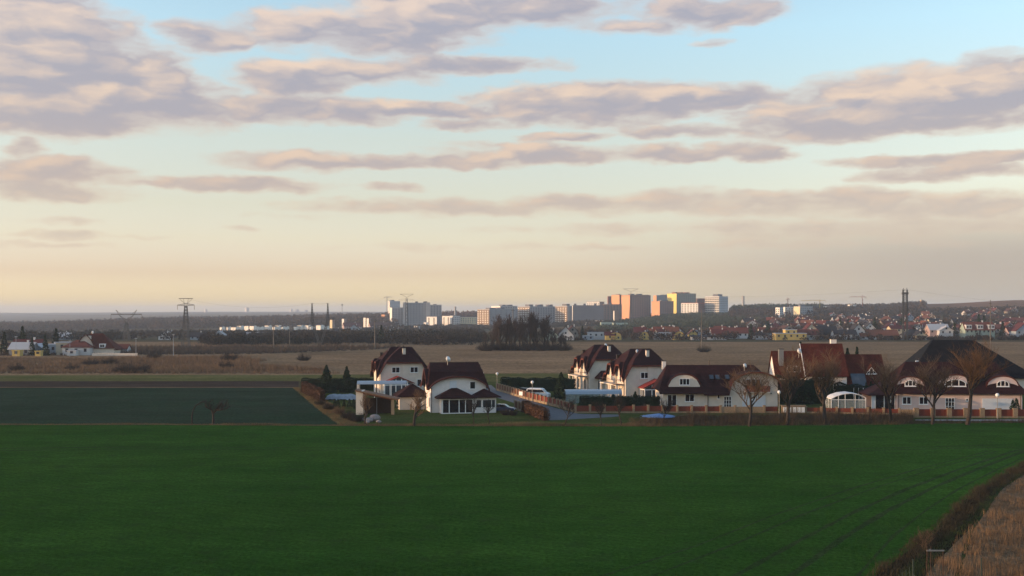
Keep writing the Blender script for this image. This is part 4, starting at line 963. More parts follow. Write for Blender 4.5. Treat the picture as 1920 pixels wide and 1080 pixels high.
while len(W_) < 52000:
    D = 60/(g_.random()*.66+.34)**1.0; px = g_.uniform(-60, 1980); x, y = at(px, D); row_ = round((x*.53+y)/.5)*.5; y = row_-x*.53+g_.gauss(0, .05); py = HY+EYE*F/y
    e_ = 1640+(1080-py)*1.0 if py > 1000 else 1765+(985-py)*1.6
    if px < e_-25 and py > 800: W_.append((x, y, g_.uniform(.6, 1.2)))
tuft_field('wheat_shoots', W_, .11, M['blade'], 15, 5, .012, .5, 'young green wheat shoots in the wide field', 'wheat')
# rough brown land behind the strips on the left
M['scrub'] = mat('scrub_twigs', (.17, .105, .062), .95, .3, .1, island=.35)
tuft_field('brown_scrub', scatter([(-60, 672), (200, 672), (440, 668), (500, 676), (470, 684), (590, 690), (640, 701), (-60, 701)], 7200, 13, .05), 1.5, M['scrub'], 13, 9, .05, .35, 'rough brown scrub behind the ploughed strip', 'scrub')
tuft_field('brown_scrub', scatter([(-60, 650), (480, 652), (760, 650), (700, 656), (560, 661), (480, 664), (-60, 668)], 4000, 14, .04), 2.6, mat('far_scrub', (.085, .060, .045), .95, .3, .1, island=.35), 14, 9, .09, .35, 'darker scrub at the back of the brown meadow', 'scrub')
bigsh = shrub(120, 4.5, 11, 'twig_dark', 900); put(bigsh, 248, dy(699), 0, 1, 'wide dark thicket in the brown scrub below the lattice pylon', 'shrub')
for ch in bigsh.children: pass
s2 = shrub(121, 3.2, 5, 'twig_dark', 420)
for i, (px, py, s, lb) in enumerate(((170, 685, 1.1, 'dark shrub below the red house with the round chimney light'), (205, 684, 1.2, 'dark shrub between the red house and the wide thicket'), (290, 672, 1.2, 'brown shrub beyond the wide thicket'), (425, 690, 1.0, 'low brown shrub in the meadow scrub'), (430, 676, 1.3, 'reddish shrub farther out in the meadow scrub'), (30, 695, 1.0, 'low dark shrub at the field edge by the scattered white sheds'), (135, 694, .9, 'low dark shrub at the field edge below the red house'), (1374, 660, 1.3, 'lone round shrub at the foot of the pole in the brown meadow'), (570, 676, 1.1, 'dark low shrub in the meadow beyond the conifers'))):
    t = s2 if i == 0 else copy_tree(s2, (0, 0, 0)); put(t, px if i != 7 else 1320, dy(py), i*1.1, s, lb, 'shrub')

# ---- fences
def fence(label, pts, hs, bay, pm='panel', base=.25, skip=(), pw_=.38):
    """sandstone posts with board panels on a low plinth, following ground points"""
    fr = empty('fence', (*A(*pts[0]), 0), 0, label, 'fence'); o = Vector((*A(*pts[0]), 0)); cnt = 0
    for (a, ha), (b, hb) in zip(zip(pts, hs), list(zip(pts, hs))[1:]):
        a = Vector((*A(*a), 0))-o; b = Vector((*A(*b), 0))-o; ln = (b-a).length; n = max(1, round(ln/bay)); d = (b-a)/n; rz = math.atan2(d.y, d.x); L_ = d.length
        for k in range(n):
            p = a+d*k; T = Matrix.Translation(p) @ Matrix.Rotation(rz, 4, 'Z'); h = ha+(hb-ha)*k/n
            MB(T).box(-pw_/2, pw_/2, -.2, .2, 0, h+.12).box(-pw_/2-.04, pw_/2+.04, -.24, .24, h+.12, h+.2).build('post', M['post'], fr)
            cnt += 1
            if cnt in skip: MB(T).box(pw_/2, L_-pw_/2, -.15, .15, 0, h*.95).build('infill_wall', M['post'], fr); continue
            MB(T).box(pw_/2, L_-pw_/2, -.13, .13, 0, base).build('plinth', M['post'], fr)
            pn = MB(T); m_ = int((L_-pw_)/.16); w_ = (L_-pw_)/m_
            for j in range(m_): pn.box(pw_/2+j*w_+.008, pw_/2+(j+1)*w_-.008, -.03+.01*(j % 2), .02+.01*(j % 2), base+.04, h)
            pn.box(pw_/2, L_-pw_/2, .035, .07, base+.2, base+.3).box(pw_/2, L_-pw_/2, .035, .07, h-.3, h-.2); po = pn.build('panel', M[pm], fr)
    return fr
fence('red board fence with sandstone posts along the front of the long cream and pink houses', [(1079, 774.5), (1460, 774.2)], [1.25, 1.1], 2.45, skip=(11, 12, 13))
fence('lower red board fence between the white service cabinets and the pink house', [(1511, 774.5), (1716, 778.5)], [.95, 1.0], 2.6, skip=(7,))
fence('red board fence with broad posts beside the pale footway before the pink house', [(1718, 783), (2090, 784.5)], [1.4, 1.4], 2.7, pw_=.75)
fence('brown board fence with sandstone posts lining the far side of the side street', [(932, 732.5), (992, 750)], [1.5, 1.45], 2.2, 'board', .45)
fence('reddish board fence continuing down the side street to the corner', [(994, 750.6), (1045, 763.5), (1077, 773)], [1.45, 1.35, 1.25], 2.2, 'panel', .45)
fence('short brown board fence on the near side of the side street, behind the rusty hedge', [(966, 767.5), (1028, 786.5)], [1.45, 1.35], 2.2, 'board', .3)
nb = MB(Matrix.Translation((*A(979, 747.6), 0)) @ Matrix.Rotation(R(-60), 4, 'Z')); 
sg = empty('notice_board', (*A(979, 748.2), 0), R(-52), 'white notice board fixed to the brown street fence', 'notice board')
MB().box(-.55, .55, -.36, -.3, .75, 1.5).build('board', M['trim'], sg); MB().box(-.5, -.44, -.3, -.24, 0, 1.5).build('leg', M['metal'], sg); MB().box(.44, .5, -.3, -.24, 0, 1.5).build('leg', M['metal'], sg)
sc = empty('service_wall', (*A(1488, 775), 0), 0, 'low sandstone wall of white service cabinets beside the globe lamp', 'wall')
MB().box(-2.1, 2.1, -.1, .5, 1.25, 1.38).build('lid', M['post'], sc); MB().box(-2.0, 2.0, .1, .4, 0, 1.25).build('wall', M['post'], sc)
for u in (-1.75, -.95, -.1, .65, 1.35): MB().box(u, u+.55, -.05, .098, .15, 1.05).build('cabinet_door', M['trim'], sc)
# ---- globe street lamps
def lamp(px, py, h, lb):
    t = empty('street_lamp', (*A(px, py), 0), 0, lb, 'street lamp', 'globe street lamps')
    MB().tube((0, 0, 0), (0, 0, h-.3), .06, .045, 8).tube((0, 0, 0), (0, 0, .8), .09, .09, 8).build('pole', M['metal'], t)
    r = .3; MB().lathe([(.09, h-.36)]+[(r*math.sin(a), h-r*math.cos(a)) for a in lin(.35, 3.0, 9)], n=14).build('globe', M['globe'], t, smooth=True); return t
lamp(1461, 776, 3.7, 'white globe street lamp beside the low wall of service cabinets'); lamp(1870, 786, 3.9, 'white globe street lamp before the white garage door of the pink house')
lamp(998, 752.5, 3.7, 'white globe street lamp on the side street before the dark hedge'); lamp(932, 729, 3.4, 'white globe lamp at the far head of the side street beside the meadow')
# ---- cars
M['car_blue'] = mat('dark_blue_paint', (.012, .028, .075), .25, .08, 1, spec=.6); M['car_white'] = mat('white_paint', (.62, .66, .72), .35, .03, 1, spec=.5); M['car_dark'] = mat('dark_green_paint', (.012, .025, .022), .3, .05, 1, spec=.6)
def car(px, py, rz, paint, lb, van=False):
    t = empty('parked_car' if not van else 'parked_van', (*A(px, py), 0), rz, lb, 'car' if not van else 'van')
    if van: side = [(-2.3,.35),(2.25,.35),(2.35,.7),(2.25,1.1),(1.6,1.3),(1.0,1.95),(.6,2.1),(-2.0,2.1),(-2.25,1.9),(-2.35,1.0)]; glass_ = [(-2.1,1.3),(1.4,1.33),(.95,1.85),(-2.1,1.9)]
    else: side = [(-2.1,.32),(2.05,.32),(2.15,.5),(2.1,.72),(1.85,.85),(1.05,.95),(.35,1.4),(-.9,1.45),(-1.75,1.05),(-2.1,.95),(-2.18,.6)]; glass_ = [(-1.5,.98),(.9,.98),(.3,1.34),(-.85,1.38)]
    ys = [(-.84, .0), (-.80, .0), (.80, .0), (.84, .0)]; b = MB(); b.prism(side, -.82, .82)
    o = b.build('body', M[paint], t); bm = o.modifiers.new('bevel', 'BEVEL'); bm.width = .09; bm.segments = 3; bm.limit_method = 'ANGLE'
    MB().prism(glass_, -.835, -.815).build('side_window', M['pane'], t); MB().prism(glass_, .815, .835).build('side_window', M['pane'], t)
    w0, w1 = ((1.0, .98), (.38, 1.38)) if not van else ((1.55, 1.36), (1.02, 1.9))
    MB().add([(w0[0]+.03, -.7, w0[1]), (w0[0]+.03, .7, w0[1]), (w1[0]+.03, .62, w1[1]), (w1[0]+.03, -.62, w1[1])], [(0, 1, 2, 3)])
    ws = MB(); ws.add([(w0[0]+.05, -.72, w0[1]), (w0[0]+.05, .72, w0[1]), (w1[0]+.05, .64, w1[1]), (w1[0]+.05, -.64, w1[1]), (w0[0], -.72, w0[1]-.03), (w0[0], .72, w0[1]-.03), (w1[0], .64, w1[1]-.03), (w1[0], -.64, w1[1]-.03)], [(0,1,2,3),(7,6,5,4),(0,4,5,1),(2,6,7,3),(0,3,7,4),(1,5,6,2)]); ws.build('windscreen', M['pane'], t)
    for x in (-1.3, 1.35):
        for y in (-.82, .66):
            wl = MB(Matrix.Translation((x, y, .32)) @ Matrix.Rotation(R(-90), 4, 'X')).lathe([(.2, -.01), (.32, 0), (.32, .16), (.2, .17)], n=16).build('wheel', M['tyre'], t)
            MB(Matrix.Translation((x, y-.02 if y < 0 else y+.16, .32)) @ Matrix.Rotation(R(-90), 4, 'X')).lathe([(.17, 0), (.19, .02), (.05, .025)], n=12).build('rim', M['metal'], wl)
    for y in (-.62, .38): MB().box(2.08, 2.17, y, y+.24, .58, .72).build('headlight', M['globe'], t)
    for y in (-.76, .56): MB().box(-2.22, -2.1, y, y+.2, .7, .88).build('tail_light', M['panel'], t)
    return t
car(943, 773, R(-12), 'car_blue', 'dark blue car parked on the grass beside the broad house, nose toward the street')
car(985, 740, R(-25), 'car_dark', 'dark car parked before the long hedge at the side street'); car(1010, 747.5, R(-18), 'car_white', 'white van parked behind the street fence near the globe lamp', True)
# ---- things on the lawns
bt_ = empty('covered_pool', (*A(1236, 787), 0), 0, 'flat blue tarpaulin stretched over a round garden pool on the lawn', 'pool cover')
MB().lathe([(2.5, 0), (2.5, .55)], n=20).build('pool_wall', M['gutter'], bt_)
MB().lathe([(2.6, .5), (2.62, .58), (2.2, .68), (1.2, .85), (.1, 1.0)], n=20).build('tarpaulin', M['blue'], bt_)
b2_ = empty('tarpaulin', (*A(1215, 784), 0), .2, 'small folded blue tarpaulin beside the round covered pool', 'tarpaulin'); MB().grid(lin(-1.2, 1.2, 7), lin(-.8, .8, 5), lambda x, y: .35+.12*math.sin(x*4)*math.cos(y*3)).grid(lin(-1.2, 1.2, 7), lin(-.8, .8, 5), lambda x, y: .02).build('sheet', M['blue'], b2_)
M['greytarp'] = mat('grey_pool_foil', (.24, .27, .32), .6, .2, 1.5, .3)
g_ = random.Random(5); gp_ = [[g_.uniform(-.14, .14) for _ in range(17)] for _ in range(9)]
ct = empty('covered_heap', (*at(641, 214), 0), R(3), 'long low heap covered with pale grey foil beside the canopy end wall', 'covered heap')
b_ = MB(); X_ = lin(-3.3, 3.3, 17); Y_ = lin(-1.8, 1.8, 9); b_.grid(X_, Y_, lambda x, y: max(0, 1.0*(1-(abs(x)/3.35)**6)*(1-(abs(y)/1.85)**4)+gp_[Y_.index(y)][X_.index(x)]*.9)); b_.build('foil', M['greytarp'], ct)
M['rock'] = mat('garden_boulder', (.28, .24, .23), .95, .25, 3, .5)
for i, (px, py, s, lb) in enumerate(((703, 789, .9, 'largest pale boulder of the rockery before the pavilion'), (692, 791, .6, 'pale boulder in the middle of the rockery'), (680, 789, .5, 'small pale stone beside the pruned tree'), (688, 794, .45, 'low flat stone at the front of the rockery'), (710, 793, .4, 'small stone at the pavilion end of the rockery'))):
    g_ = random.Random(i); b = MB(); ph = lin(-1.3, 1.5, 6); b.lathe([(math.cos(a)*s, s*.55+math.sin(a)*s*.62) for a in ph], n=9); b.v = [(x*(1+g_.uniform(-.16, .16)), y*(1+g_.uniform(-.16, .16)), z) for x, y, z in b.v]
    o = b.build('boulder', M['rock'], None, (*A(px, py), 0)); tag(o, lb, 'boulder', 'rockery stones')
# ---- staked sapling and steel fence posts in the near corner
sp = empty('staked_sapling', (*at(1751, 67.5), 0), 0, 'bare sapling tied inside three wooden stakes at the field corner', 'sapling')
for x, y in ((-.52, -.2), (.5, -.25), (0, .5)): MB().tube((x, y, 0), (x*.95, y*.95, 2.55), .03, n=7).build('stake', M['darkwood'], sp)
MB().box(-.56, .54, -.3, -.24, 2.42, 2.5).build('crossbar', M['metal'], sp); MB().tube((-.5, -.2, 2.4), (0, .5, 2.4), .025).build('crossbar', M['metal'], sp)
lo, hi = grow(203, 3.9, spread=.7, levels=4, trunk=.36, r=.007, nk=(7, 5, 4, 3), up=.35, first=.62, lens=.42, minr=.0035); zm = max(s[5] for s in hi); k = 4.0/zm
link('trunk', tubes_mesh('trunk', [tuple(v*k for v in s[:6])+s[6:] for s in lo], M['bark'], 6), sp); link('crown', tubes_mesh('crown', [tuple(v*k for v in s[:6])+s[6:] for s in hi], M['twig'], 3), sp)
M['greensteel'] = mat('dark_green_steel', (.018, .035, .030), .6, .2, 3)
wf = empty('wire_fence', (*at(1712, 66), 0), 0, 'dark green steel mesh fence with a braced end post in the near field corner', 'fence')
MB().tube((0, 0, 0), (0, 0, 2.2), .04, n=8).build('end_post', M['greensteel'], wf); MB().tube((0, 0, 1.3), (1.0, -1.6, .05), .03, n=6).build('brace', M['greensteel'], wf)
for k in range(6):
    a = Vector((-.47*(k+1), -.7*(k+1), 0)); MB().tube(a, a+Vector((0, 0, 1.9)), .022, n=6).build('post', M['greensteel'], wf)
wm_ = MB()
for z in lin(.1, 1.85, 8): wm_.tube((0, 0, z), (-3.1, -4.5, z), .004, n=3)
tag(wm_.build('wire', M['greensteel'], wf), kind='stuff')
fp = MB().tube((0, 0, 0), (0, 0, 1.95), .035, n=8).build('steel_post', M['greensteel'], None, (*at(1840, 67.5), 0)); tag(fp, 'single dark steel post in the dry grass', 'post')
# ---------------------------------------------------------------- far tower blocks
def cm(name, c, **k):
    if name not in M: M[name] = mat(name, c, .9, .07, .08, **k)
    return M[name]
cm('concrete_pale', (.60, .58, .56)); cm('concrete_grey', (.36, .36, .37)); cm('concrete_shade', (.25, .27, .30)); cm('concrete_dark', (.16, .165, .19))  # bluish tone is grey concrete with its shade put into the colour
cm('plaster_orange', (.62, .33, .19)); cm('plaster_brown_and_shade', (.24, .17, .15)); cm('plaster_yellow', (.74, .60, .20)); cm('plaster_white', (.78, .76, .72)); cm('plaster_cream', (.70, .62, .42)); cm('plaster_maroon_and_shade', (.22, .09, .08))  # brown and maroon also stand for block faces in shade
cm('plaster_yellow_shade', (.26, .27, .24)); cm('brown_panel', (.20, .13, .08)); cm('red_parapet', (.45, .06, .04)); cm('far_pane', (.09, .095, .11)); cm('soft_pane', (.17, .18, .20)); cm('plaster_blue_and_shade', (.40, .45, .50)); cm('plaster_green', (.38, .46, .40))  # olive tone is the yellow block's shaded face; blue also paints shaded walls
def solve(a, c, b, D, al):
    X = (c-CX)/F*D; ub = (b-CX)/F; ua = (a-CX)/F
    Lr = (ub*D-X)/(math.cos(al)-ub*math.sin(al)); Ll = (X-ua*D)/(math.sin(al)+ua*math.cos(al)); return X, max(Ll, 5), max(Lr, 5)
def block(a, c, b, ytop, ybase, D, al, mL, mR, label, L='win', Rr='win', boxes=(), boxm='concrete_dark', bay=4.6, floor=2.9, cat='tower block', name='tower_block', ends=None, parapet=None):
    """block seen over its corner: left face from column a to c, right face from c to b"""
    al = R(al); X, Ll, Lr = solve(a, c, b, D, al); zg = gz(X, D); zt = zy(ytop, D)-zg; zb = min(zy(ybase, D)-zg, 0)-1.5
    t = empty(name, (X, D, zg), al, label, cat)
    MB().add([], []) 
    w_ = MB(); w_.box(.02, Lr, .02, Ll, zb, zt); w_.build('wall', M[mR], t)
    if mL != mR: MB().box(-.06, .02, 0, Ll-.05, zb, zt+.02).build('side_wall', M[mL], t)  # sunward face gets its own tone, sun and shade put into the colours
    x0 = -.06 if mL != mR else .02
    zs = [z for z in lin(0, 1, 2)]; n = max(1, int((zt-1.0)/floor)); fl = [zt-1.0-floor*(i+1)+.9 for i in range(n)]
    def facade(kind, T, ln, m1):
        if not kind: return
        b1 = MB(T); b2 = MB(T); nb = max(1, round(ln/(7.4 if kind == 'balc' else bay))); bw = ln/nb
        for z in fl:
            for k in range(nb):
                u = k*bw
                if kind == 'win': b1.box(u+bw*.28, u+bw*.72, -.06, 0, z, z+1.4)
                elif kind == 'band': 
                    b1.box(u+bw*.2, u+bw*.8, -.06, 0, z, z+1.35)
                elif kind == 'balc':
                    b1.box(u+.05, u+bw-.05, -.05, 0, z-.9, z+1.9)
                    b2.box(u+bw*.22, u+bw*.74, -.7, -.05, z-.6, z+.55)
                elif kind == 'loggia':
                    b1.box(u+.2, u+bw-.2, -.05, 0, z-.3, z+1.6)
                    if k == 0: b2.box(0, ln, -.8, -.05, z-.9, z-.05)
                elif kind == 'stripe' and k % 2 == 0 and z == fl[0]: b1.box(u+bw*.7, u+bw*1.1, -.06, 0, 1, zt-1.5)
                elif kind == 'sparse' and (k % 2 == 0): b1.box(u+bw*.3, u+bw*.7, -.06, 0, z, z+1.3)
        if b1.v: tag(b1.build('windows', M[{'balc': 'brown_panel', 'loggia': 'far_pane'}.get(kind, 'soft_pane' if kind in ('band', 'sparse') else 'far_pane')], t), kind='stuff')
        if b2.v: tag(b2.build('balconies', M['plaster_white'], t), kind='stuff')
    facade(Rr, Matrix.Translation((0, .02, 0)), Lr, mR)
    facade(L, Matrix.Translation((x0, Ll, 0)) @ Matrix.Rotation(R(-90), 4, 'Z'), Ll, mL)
    for q in boxes:
        q = (*q, .45, 3.2)[:4] if len(q) < 4 else q
        u0, u1, v, h = q; MB().box(Lr*u0, Lr*u1, Ll*v*.5, Ll*(v*.5+.35), zt, zt+h).build('roof_house', M[boxm], t)
    if ends:
        for u in ((0, ends), (Lr-ends, Lr)): MB().box(u[0]-.3, u[1]+.3, -1.2, 0, zb, zt+.9).build('stair_tower', M['concrete_grey'], t)
    MB().box(0, Lr, 0, Ll, zt+.01, zt+.5).build('parapet', M[parapet or mR], t)
    return t
BX = [  # left and right wall colours carry the sun and shade on those faces
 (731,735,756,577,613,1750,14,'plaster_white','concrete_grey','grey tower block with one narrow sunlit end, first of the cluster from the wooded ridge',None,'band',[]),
 (727,731,750,565,600,2400,14,'concrete_pale','plaster_blue_and_shade','hazy pale tower block farther off behind the first grey one',None,'band',[(.1,.5,.5,3)]),
 (754.6,756,806,568,613,1740,5,'concrete_grey','concrete_shade','broadest grey slab block with two pale stair towers at its ends',None,'band',[(.45,.55,.5,2.5),(.75,.9,.5,2.5)]),
 (805,806.5,828,572,600,1830,5,'concrete_grey','concrete_shade','shorter grey slab adjoining the broad slab with two stair towers',None,'win',[(.3,.6,.5,2)]),
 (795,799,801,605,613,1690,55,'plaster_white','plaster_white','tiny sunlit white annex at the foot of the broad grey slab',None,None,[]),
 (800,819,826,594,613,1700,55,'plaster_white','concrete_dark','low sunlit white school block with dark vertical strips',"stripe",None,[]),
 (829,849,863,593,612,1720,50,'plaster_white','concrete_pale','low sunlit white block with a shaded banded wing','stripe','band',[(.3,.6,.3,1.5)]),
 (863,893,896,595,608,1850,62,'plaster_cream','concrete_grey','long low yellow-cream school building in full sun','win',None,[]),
 (895,917.5,971,580,618,1650,30,'concrete_grey','concrete_shade','tall panel block with white balconies on brown, closest to the yellow-cream school','balc','sparse',[(.08,.3,.3,2.5),(.45,.6,.3,3)]),
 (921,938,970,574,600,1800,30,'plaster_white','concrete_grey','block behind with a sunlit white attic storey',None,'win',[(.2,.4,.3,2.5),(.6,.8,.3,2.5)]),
 (971,993.5,1040.5,575,615,1680,30,'concrete_grey','concrete_shade','panel block in the middle of the balconied row, behind the bare tree clump','balc','win',[(.05,.2,.3,3.5),(.45,.6,.3,3.5),(.88,.99,.3,3.5)]),
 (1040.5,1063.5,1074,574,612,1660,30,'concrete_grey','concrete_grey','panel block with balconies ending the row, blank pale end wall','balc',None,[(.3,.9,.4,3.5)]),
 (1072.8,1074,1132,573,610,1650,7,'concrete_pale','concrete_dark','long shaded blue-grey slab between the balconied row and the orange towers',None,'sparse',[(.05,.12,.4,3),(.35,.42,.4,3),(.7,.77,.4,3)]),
 (1100,1124,1133,566,585,1950,58,'plaster_white','plaster_brown_and_shade','white roof-top storey showing above the long shaded slab','band',None,[]),
 (1130.5,1132,1166,571,603,1700,7,'plaster_brown_and_shade','plaster_brown_and_shade','brown shaded slab below the orange towers',None,'win',[(.3,.45,.4,3)]),
 (1139,1140,1147,556,580,1900,7,'plaster_maroon_and_shade','plaster_maroon_and_shade','narrow maroon block beside the orange towers',None,'win',[]),
 (1146.5,1161.5,1166,553,590,1860,28,'plaster_orange','plaster_maroon_and_shade','orange sunlit tower farther back of the pair',None,'win',[(.2,.7,.3,1.5)]),
 (1165,1181,1220,553.5,592,1800,26,'plaster_orange','plaster_brown_and_shade','tallest orange tower block with a wide shaded front',None,'win',[(.12,.28,.3,2.5),(.48,.66,.3,2.5),(.85,.97,.3,1)]),
 (1221.5,1237,1263,565,592,1780,28,'plaster_orange','plaster_brown_and_shade','lower orange tower block between the tall orange and the yellow one',None,'win',[(.2,.7,.3,2)]),
 (1225,1231,1254,554,575,1950,22,'plaster_orange','concrete_shade','distant block peeping between orange and yellow towers',None,'band',[(.4,.9,.3,1.5)]),
 (1251,1268.5,1305,550.5,590,1860,26,'plaster_yellow','plaster_yellow_shade','bright yellow tower block with three maroon roof boxes',None,'win',[(.0,.12,.3,2.5),(.27,.42,.3,2.5),(.58,.74,.3,2.5)],'plaster_maroon_and_shade'),
 (1277,1309,1323,568.5,588,1750,58,'plaster_white','plaster_maroon_and_shade','low white block with red parapet in front of the yellow tower','win','win',[]),
 (1305,1309,1326,560,584,1900,15,'plaster_brown_and_shade','plaster_maroon_and_shade','brown-red block behind the low white one',None,'win',[]),
 (1322,1348.5,1365,556,588,1750,52,'plaster_white','plaster_blue_and_shade','white block striped with balconies, last tower before the lone chimney','loggia','band',[(.1,.6,.3,4)]),
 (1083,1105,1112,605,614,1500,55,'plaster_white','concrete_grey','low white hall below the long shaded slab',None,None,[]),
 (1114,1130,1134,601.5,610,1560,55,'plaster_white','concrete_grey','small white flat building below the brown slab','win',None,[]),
 (1150,1152,1160,583,600,1640,8,'plaster_white','plaster_brown_and_shade','narrow white stair shaft below the orange towers',None,None,[]),
 (1454,1462,1469,577,592,1500,40,'plaster_white','plaster_blue_and_shade','bright white wing of the hospital on the hill','win','win',[]),
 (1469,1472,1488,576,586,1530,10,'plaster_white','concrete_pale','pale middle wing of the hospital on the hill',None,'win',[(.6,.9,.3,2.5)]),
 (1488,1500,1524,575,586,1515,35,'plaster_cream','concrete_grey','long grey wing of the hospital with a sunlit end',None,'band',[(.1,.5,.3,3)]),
 (1543,1550,1559,574,580,1900,40,'plaster_white','plaster_brown_and_shade','small flat building on the ridge between crane and white tank',None,None,[]),
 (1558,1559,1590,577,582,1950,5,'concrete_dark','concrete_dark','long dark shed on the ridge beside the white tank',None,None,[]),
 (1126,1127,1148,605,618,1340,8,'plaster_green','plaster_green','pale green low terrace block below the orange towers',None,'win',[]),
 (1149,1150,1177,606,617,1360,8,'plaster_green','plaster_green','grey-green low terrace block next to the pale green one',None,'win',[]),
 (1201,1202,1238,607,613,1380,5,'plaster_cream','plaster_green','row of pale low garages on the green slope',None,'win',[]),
 (1282,1283,1290,602,608,1330,8,'plaster_white','plaster_blue_and_shade','little bluish transformer house on the green slope',None,None,[]),
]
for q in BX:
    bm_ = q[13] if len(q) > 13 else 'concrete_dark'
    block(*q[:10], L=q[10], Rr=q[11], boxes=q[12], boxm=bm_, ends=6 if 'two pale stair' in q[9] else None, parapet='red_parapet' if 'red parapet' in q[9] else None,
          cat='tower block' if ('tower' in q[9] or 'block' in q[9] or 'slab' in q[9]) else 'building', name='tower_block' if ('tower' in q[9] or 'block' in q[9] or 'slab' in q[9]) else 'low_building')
# far hazy blocks on the skyline and sunlit spots on the wooded slope
for (a, c, b, yt, yb, D, al, mL, mR, lb) in [
 (383,385,389,580,585,8200,20,'concrete_pale','concrete_grey','small hazy block on the far skyline near the wide-armed pylon'),(459,462,467,577,585,8200,20,'concrete_pale','concrete_grey','largest hazy block on the far skyline'),
 (543,545,549,580,585,8200,20,'concrete_pale','concrete_grey','hazy block on the far skyline left of the twin-peaked pylon'),(554,556,561,580,585,8200,20,'concrete_pale','concrete_grey','hazy block on the far skyline touching the twin-peaked pylon'),(571,573,577,581,585,8200,20,'concrete_pale','concrete_grey','low hazy block on the far skyline behind the twin-peaked pylon'),
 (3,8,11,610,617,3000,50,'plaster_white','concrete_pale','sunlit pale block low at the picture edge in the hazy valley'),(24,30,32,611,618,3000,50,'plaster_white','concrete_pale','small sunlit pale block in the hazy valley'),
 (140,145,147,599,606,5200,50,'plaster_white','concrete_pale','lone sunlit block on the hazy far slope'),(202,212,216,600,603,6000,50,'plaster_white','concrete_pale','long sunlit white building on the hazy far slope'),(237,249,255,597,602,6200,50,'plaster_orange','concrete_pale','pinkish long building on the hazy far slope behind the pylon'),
 (618.5,623,626,600,610,1650,50,'plaster_cream','plaster_brown_and_shade','slim cream building at the end of the sunlit house row'),(642,645,647,598,605,1700,50,'plaster_white','plaster_brown_and_shade','tiny sunlit white gable beyond the house row'),
 (682,685.5,687,596,609,1650,50,'plaster_white','plaster_brown_and_shade','first of two bright slim buildings before the tower blocks'),(688,691.5,693.5,597,611,1640,50,'plaster_white','plaster_brown_and_shade','second of two bright slim buildings before the tower blocks'),
 (715,722,726,590,597,2000,50,'plaster_orange','plaster_brown_and_shade','pinkish building on the ridge just before the grey tower blocks'),(776,783,786,612,616,1500,50,'plaster_white','concrete_grey','low white hall glowing in sun below the broad slab')]:
    block(a, c, b, yt, yb, D, al, mL, mR, lb, L=None, Rr=None, cat='building', name='distant_building', parapet=mR)
# chimney towers, tanks
def drum(px, D, r, y0, m, lb, cat, name, bands=0, y1=None):
    x, y = at(px, D); zg = gz(x, y); h = zy(y0, D)-zg; t = empty(name, (x, y, zg), 0, lb, cat)
    MB().lathe([(r, -3), (r, h*.98)], n=18).build('shaft', M[m], t, smooth=False); MB().lathe([(r*1.04, h*.98+.01), (r*1.04, h), (r*.7, h+.05)], n=18).build('rim', M['concrete_dark'], t)
    for k in range(bands): z = h*(.55+.14*k); MB().lathe([(r*1.03, z), (r*1.03, z+1.2)], n=18).build('band', M['plaster_maroon_and_shade'], t)
drum(1393.5, 2000, 2.4, 555, 'concrete_grey', 'lone square-topped grey chimney tower on the wooded skyline', 'chimney', 'chimney_tower'); drum(1727, 2100, 2.0, 562, 'plaster_cream', 'thin banded chimney behind the sunlit brown hill', 'chimney', 'factory_chimney', 2)
drum(853.5, 2100, 2.0, 575, 'concrete_grey', 'grey heating chimney above the low school blocks', 'chimney', 'chimney_tower'); drum(1598, 1950, 7.8, 571, 'plaster_white', 'round white storage tank gleaming on the ridge', 'tank', 'storage_tank')
# cranes
def crane(px, D, ytop, yj, pa, pb, lb, m='wood'):
    x, y = at(px, D); zg = gz(x, y); s = D/F; t = empty('tower_crane', (x, y, zg), 0, lb, 'crane'); zj = zy(yj, D)-zg; zt = zy(ytop, D)-zg; r = .55
    b = MB()
    for sx in (-1, 1):
        for sy in (-1, 1): b.tube((sx*r, sy*r, 0), (sx*r, sy*r, zj), .16, n=3)
    k = 0; z = 0
    while z < zj-2: b.tube((-r, -r, z), (r, -r, z+2), .1, n=3).tube((r, r, z), (-r, r, z+2), .1, n=3); z += 2
    b.build('mast', M[m], t); j = MB(); xa, xb = (pa-px)*s, (pb-px)*s
    j.tube((xa, 0, zj), (xb, 0, zj), .22, n=3).tube((xa*.9, .6, zj+1), (xb, .6, zj+1), .16, n=3); u = xa
    while u < xb-1.5: j.tube((u, 0, zj), (u+1.5, .6, zj+1), .08, n=3); u += 1.5
    j.tube((0, 0, zj), (0, 0, zt), .25, n=3).tube((0, 0, zt), (xa*.7, 0, zj+1), .07, n=3).tube((0, 0, zt), (xb*.9, 0, zj+.5), .07, n=3); j.build('jib', M[m], t)
    MB().box((xb-1.5 if abs(xb) < abs(xa) else xa), (xb if abs(xb) < abs(xa) else xa+1.5), -.6, .6, zj-2.2, zj).build('counterweight', M['concrete_pale'], t)
    MB().box(.6, 2.2, -.8, .8, zj-2.2, zj-.2).build('cab', M['plaster_white'], t)
M['crane_yellow'] = mat('crane_yellow', (.55, .38, .08), .6, .1, 1); M['crane_red'] = mat('crane_red', (.35, .10, .06), .6, .1, 1)
crane(1617, 1900, 553, 557, 1592, 1624, 'reddish tower crane with a long jib beside the white tank', 'crane_red'); crane(1537, 1800, 561, 564, 1502, 1548, 'yellow tower crane catching the sun on the ridge', 'crane_yellow'); crane(725.5, 2300, 555, 557.5, 720, 735, 'thin crane behind the first grey tower blocks', 'concrete_dark'); crane(1477, 1850, 558, 561, 1474, 1481, 'short stubby crane over the hospital on the hill', 'crane_red')
mt = empty('transmitter_mast', gp(641.5, 4000), 0, 'slim transmitter mast with a wider head on the far ridge', 'mast'); x_, y_, z_ = gp(641.5, 4000)
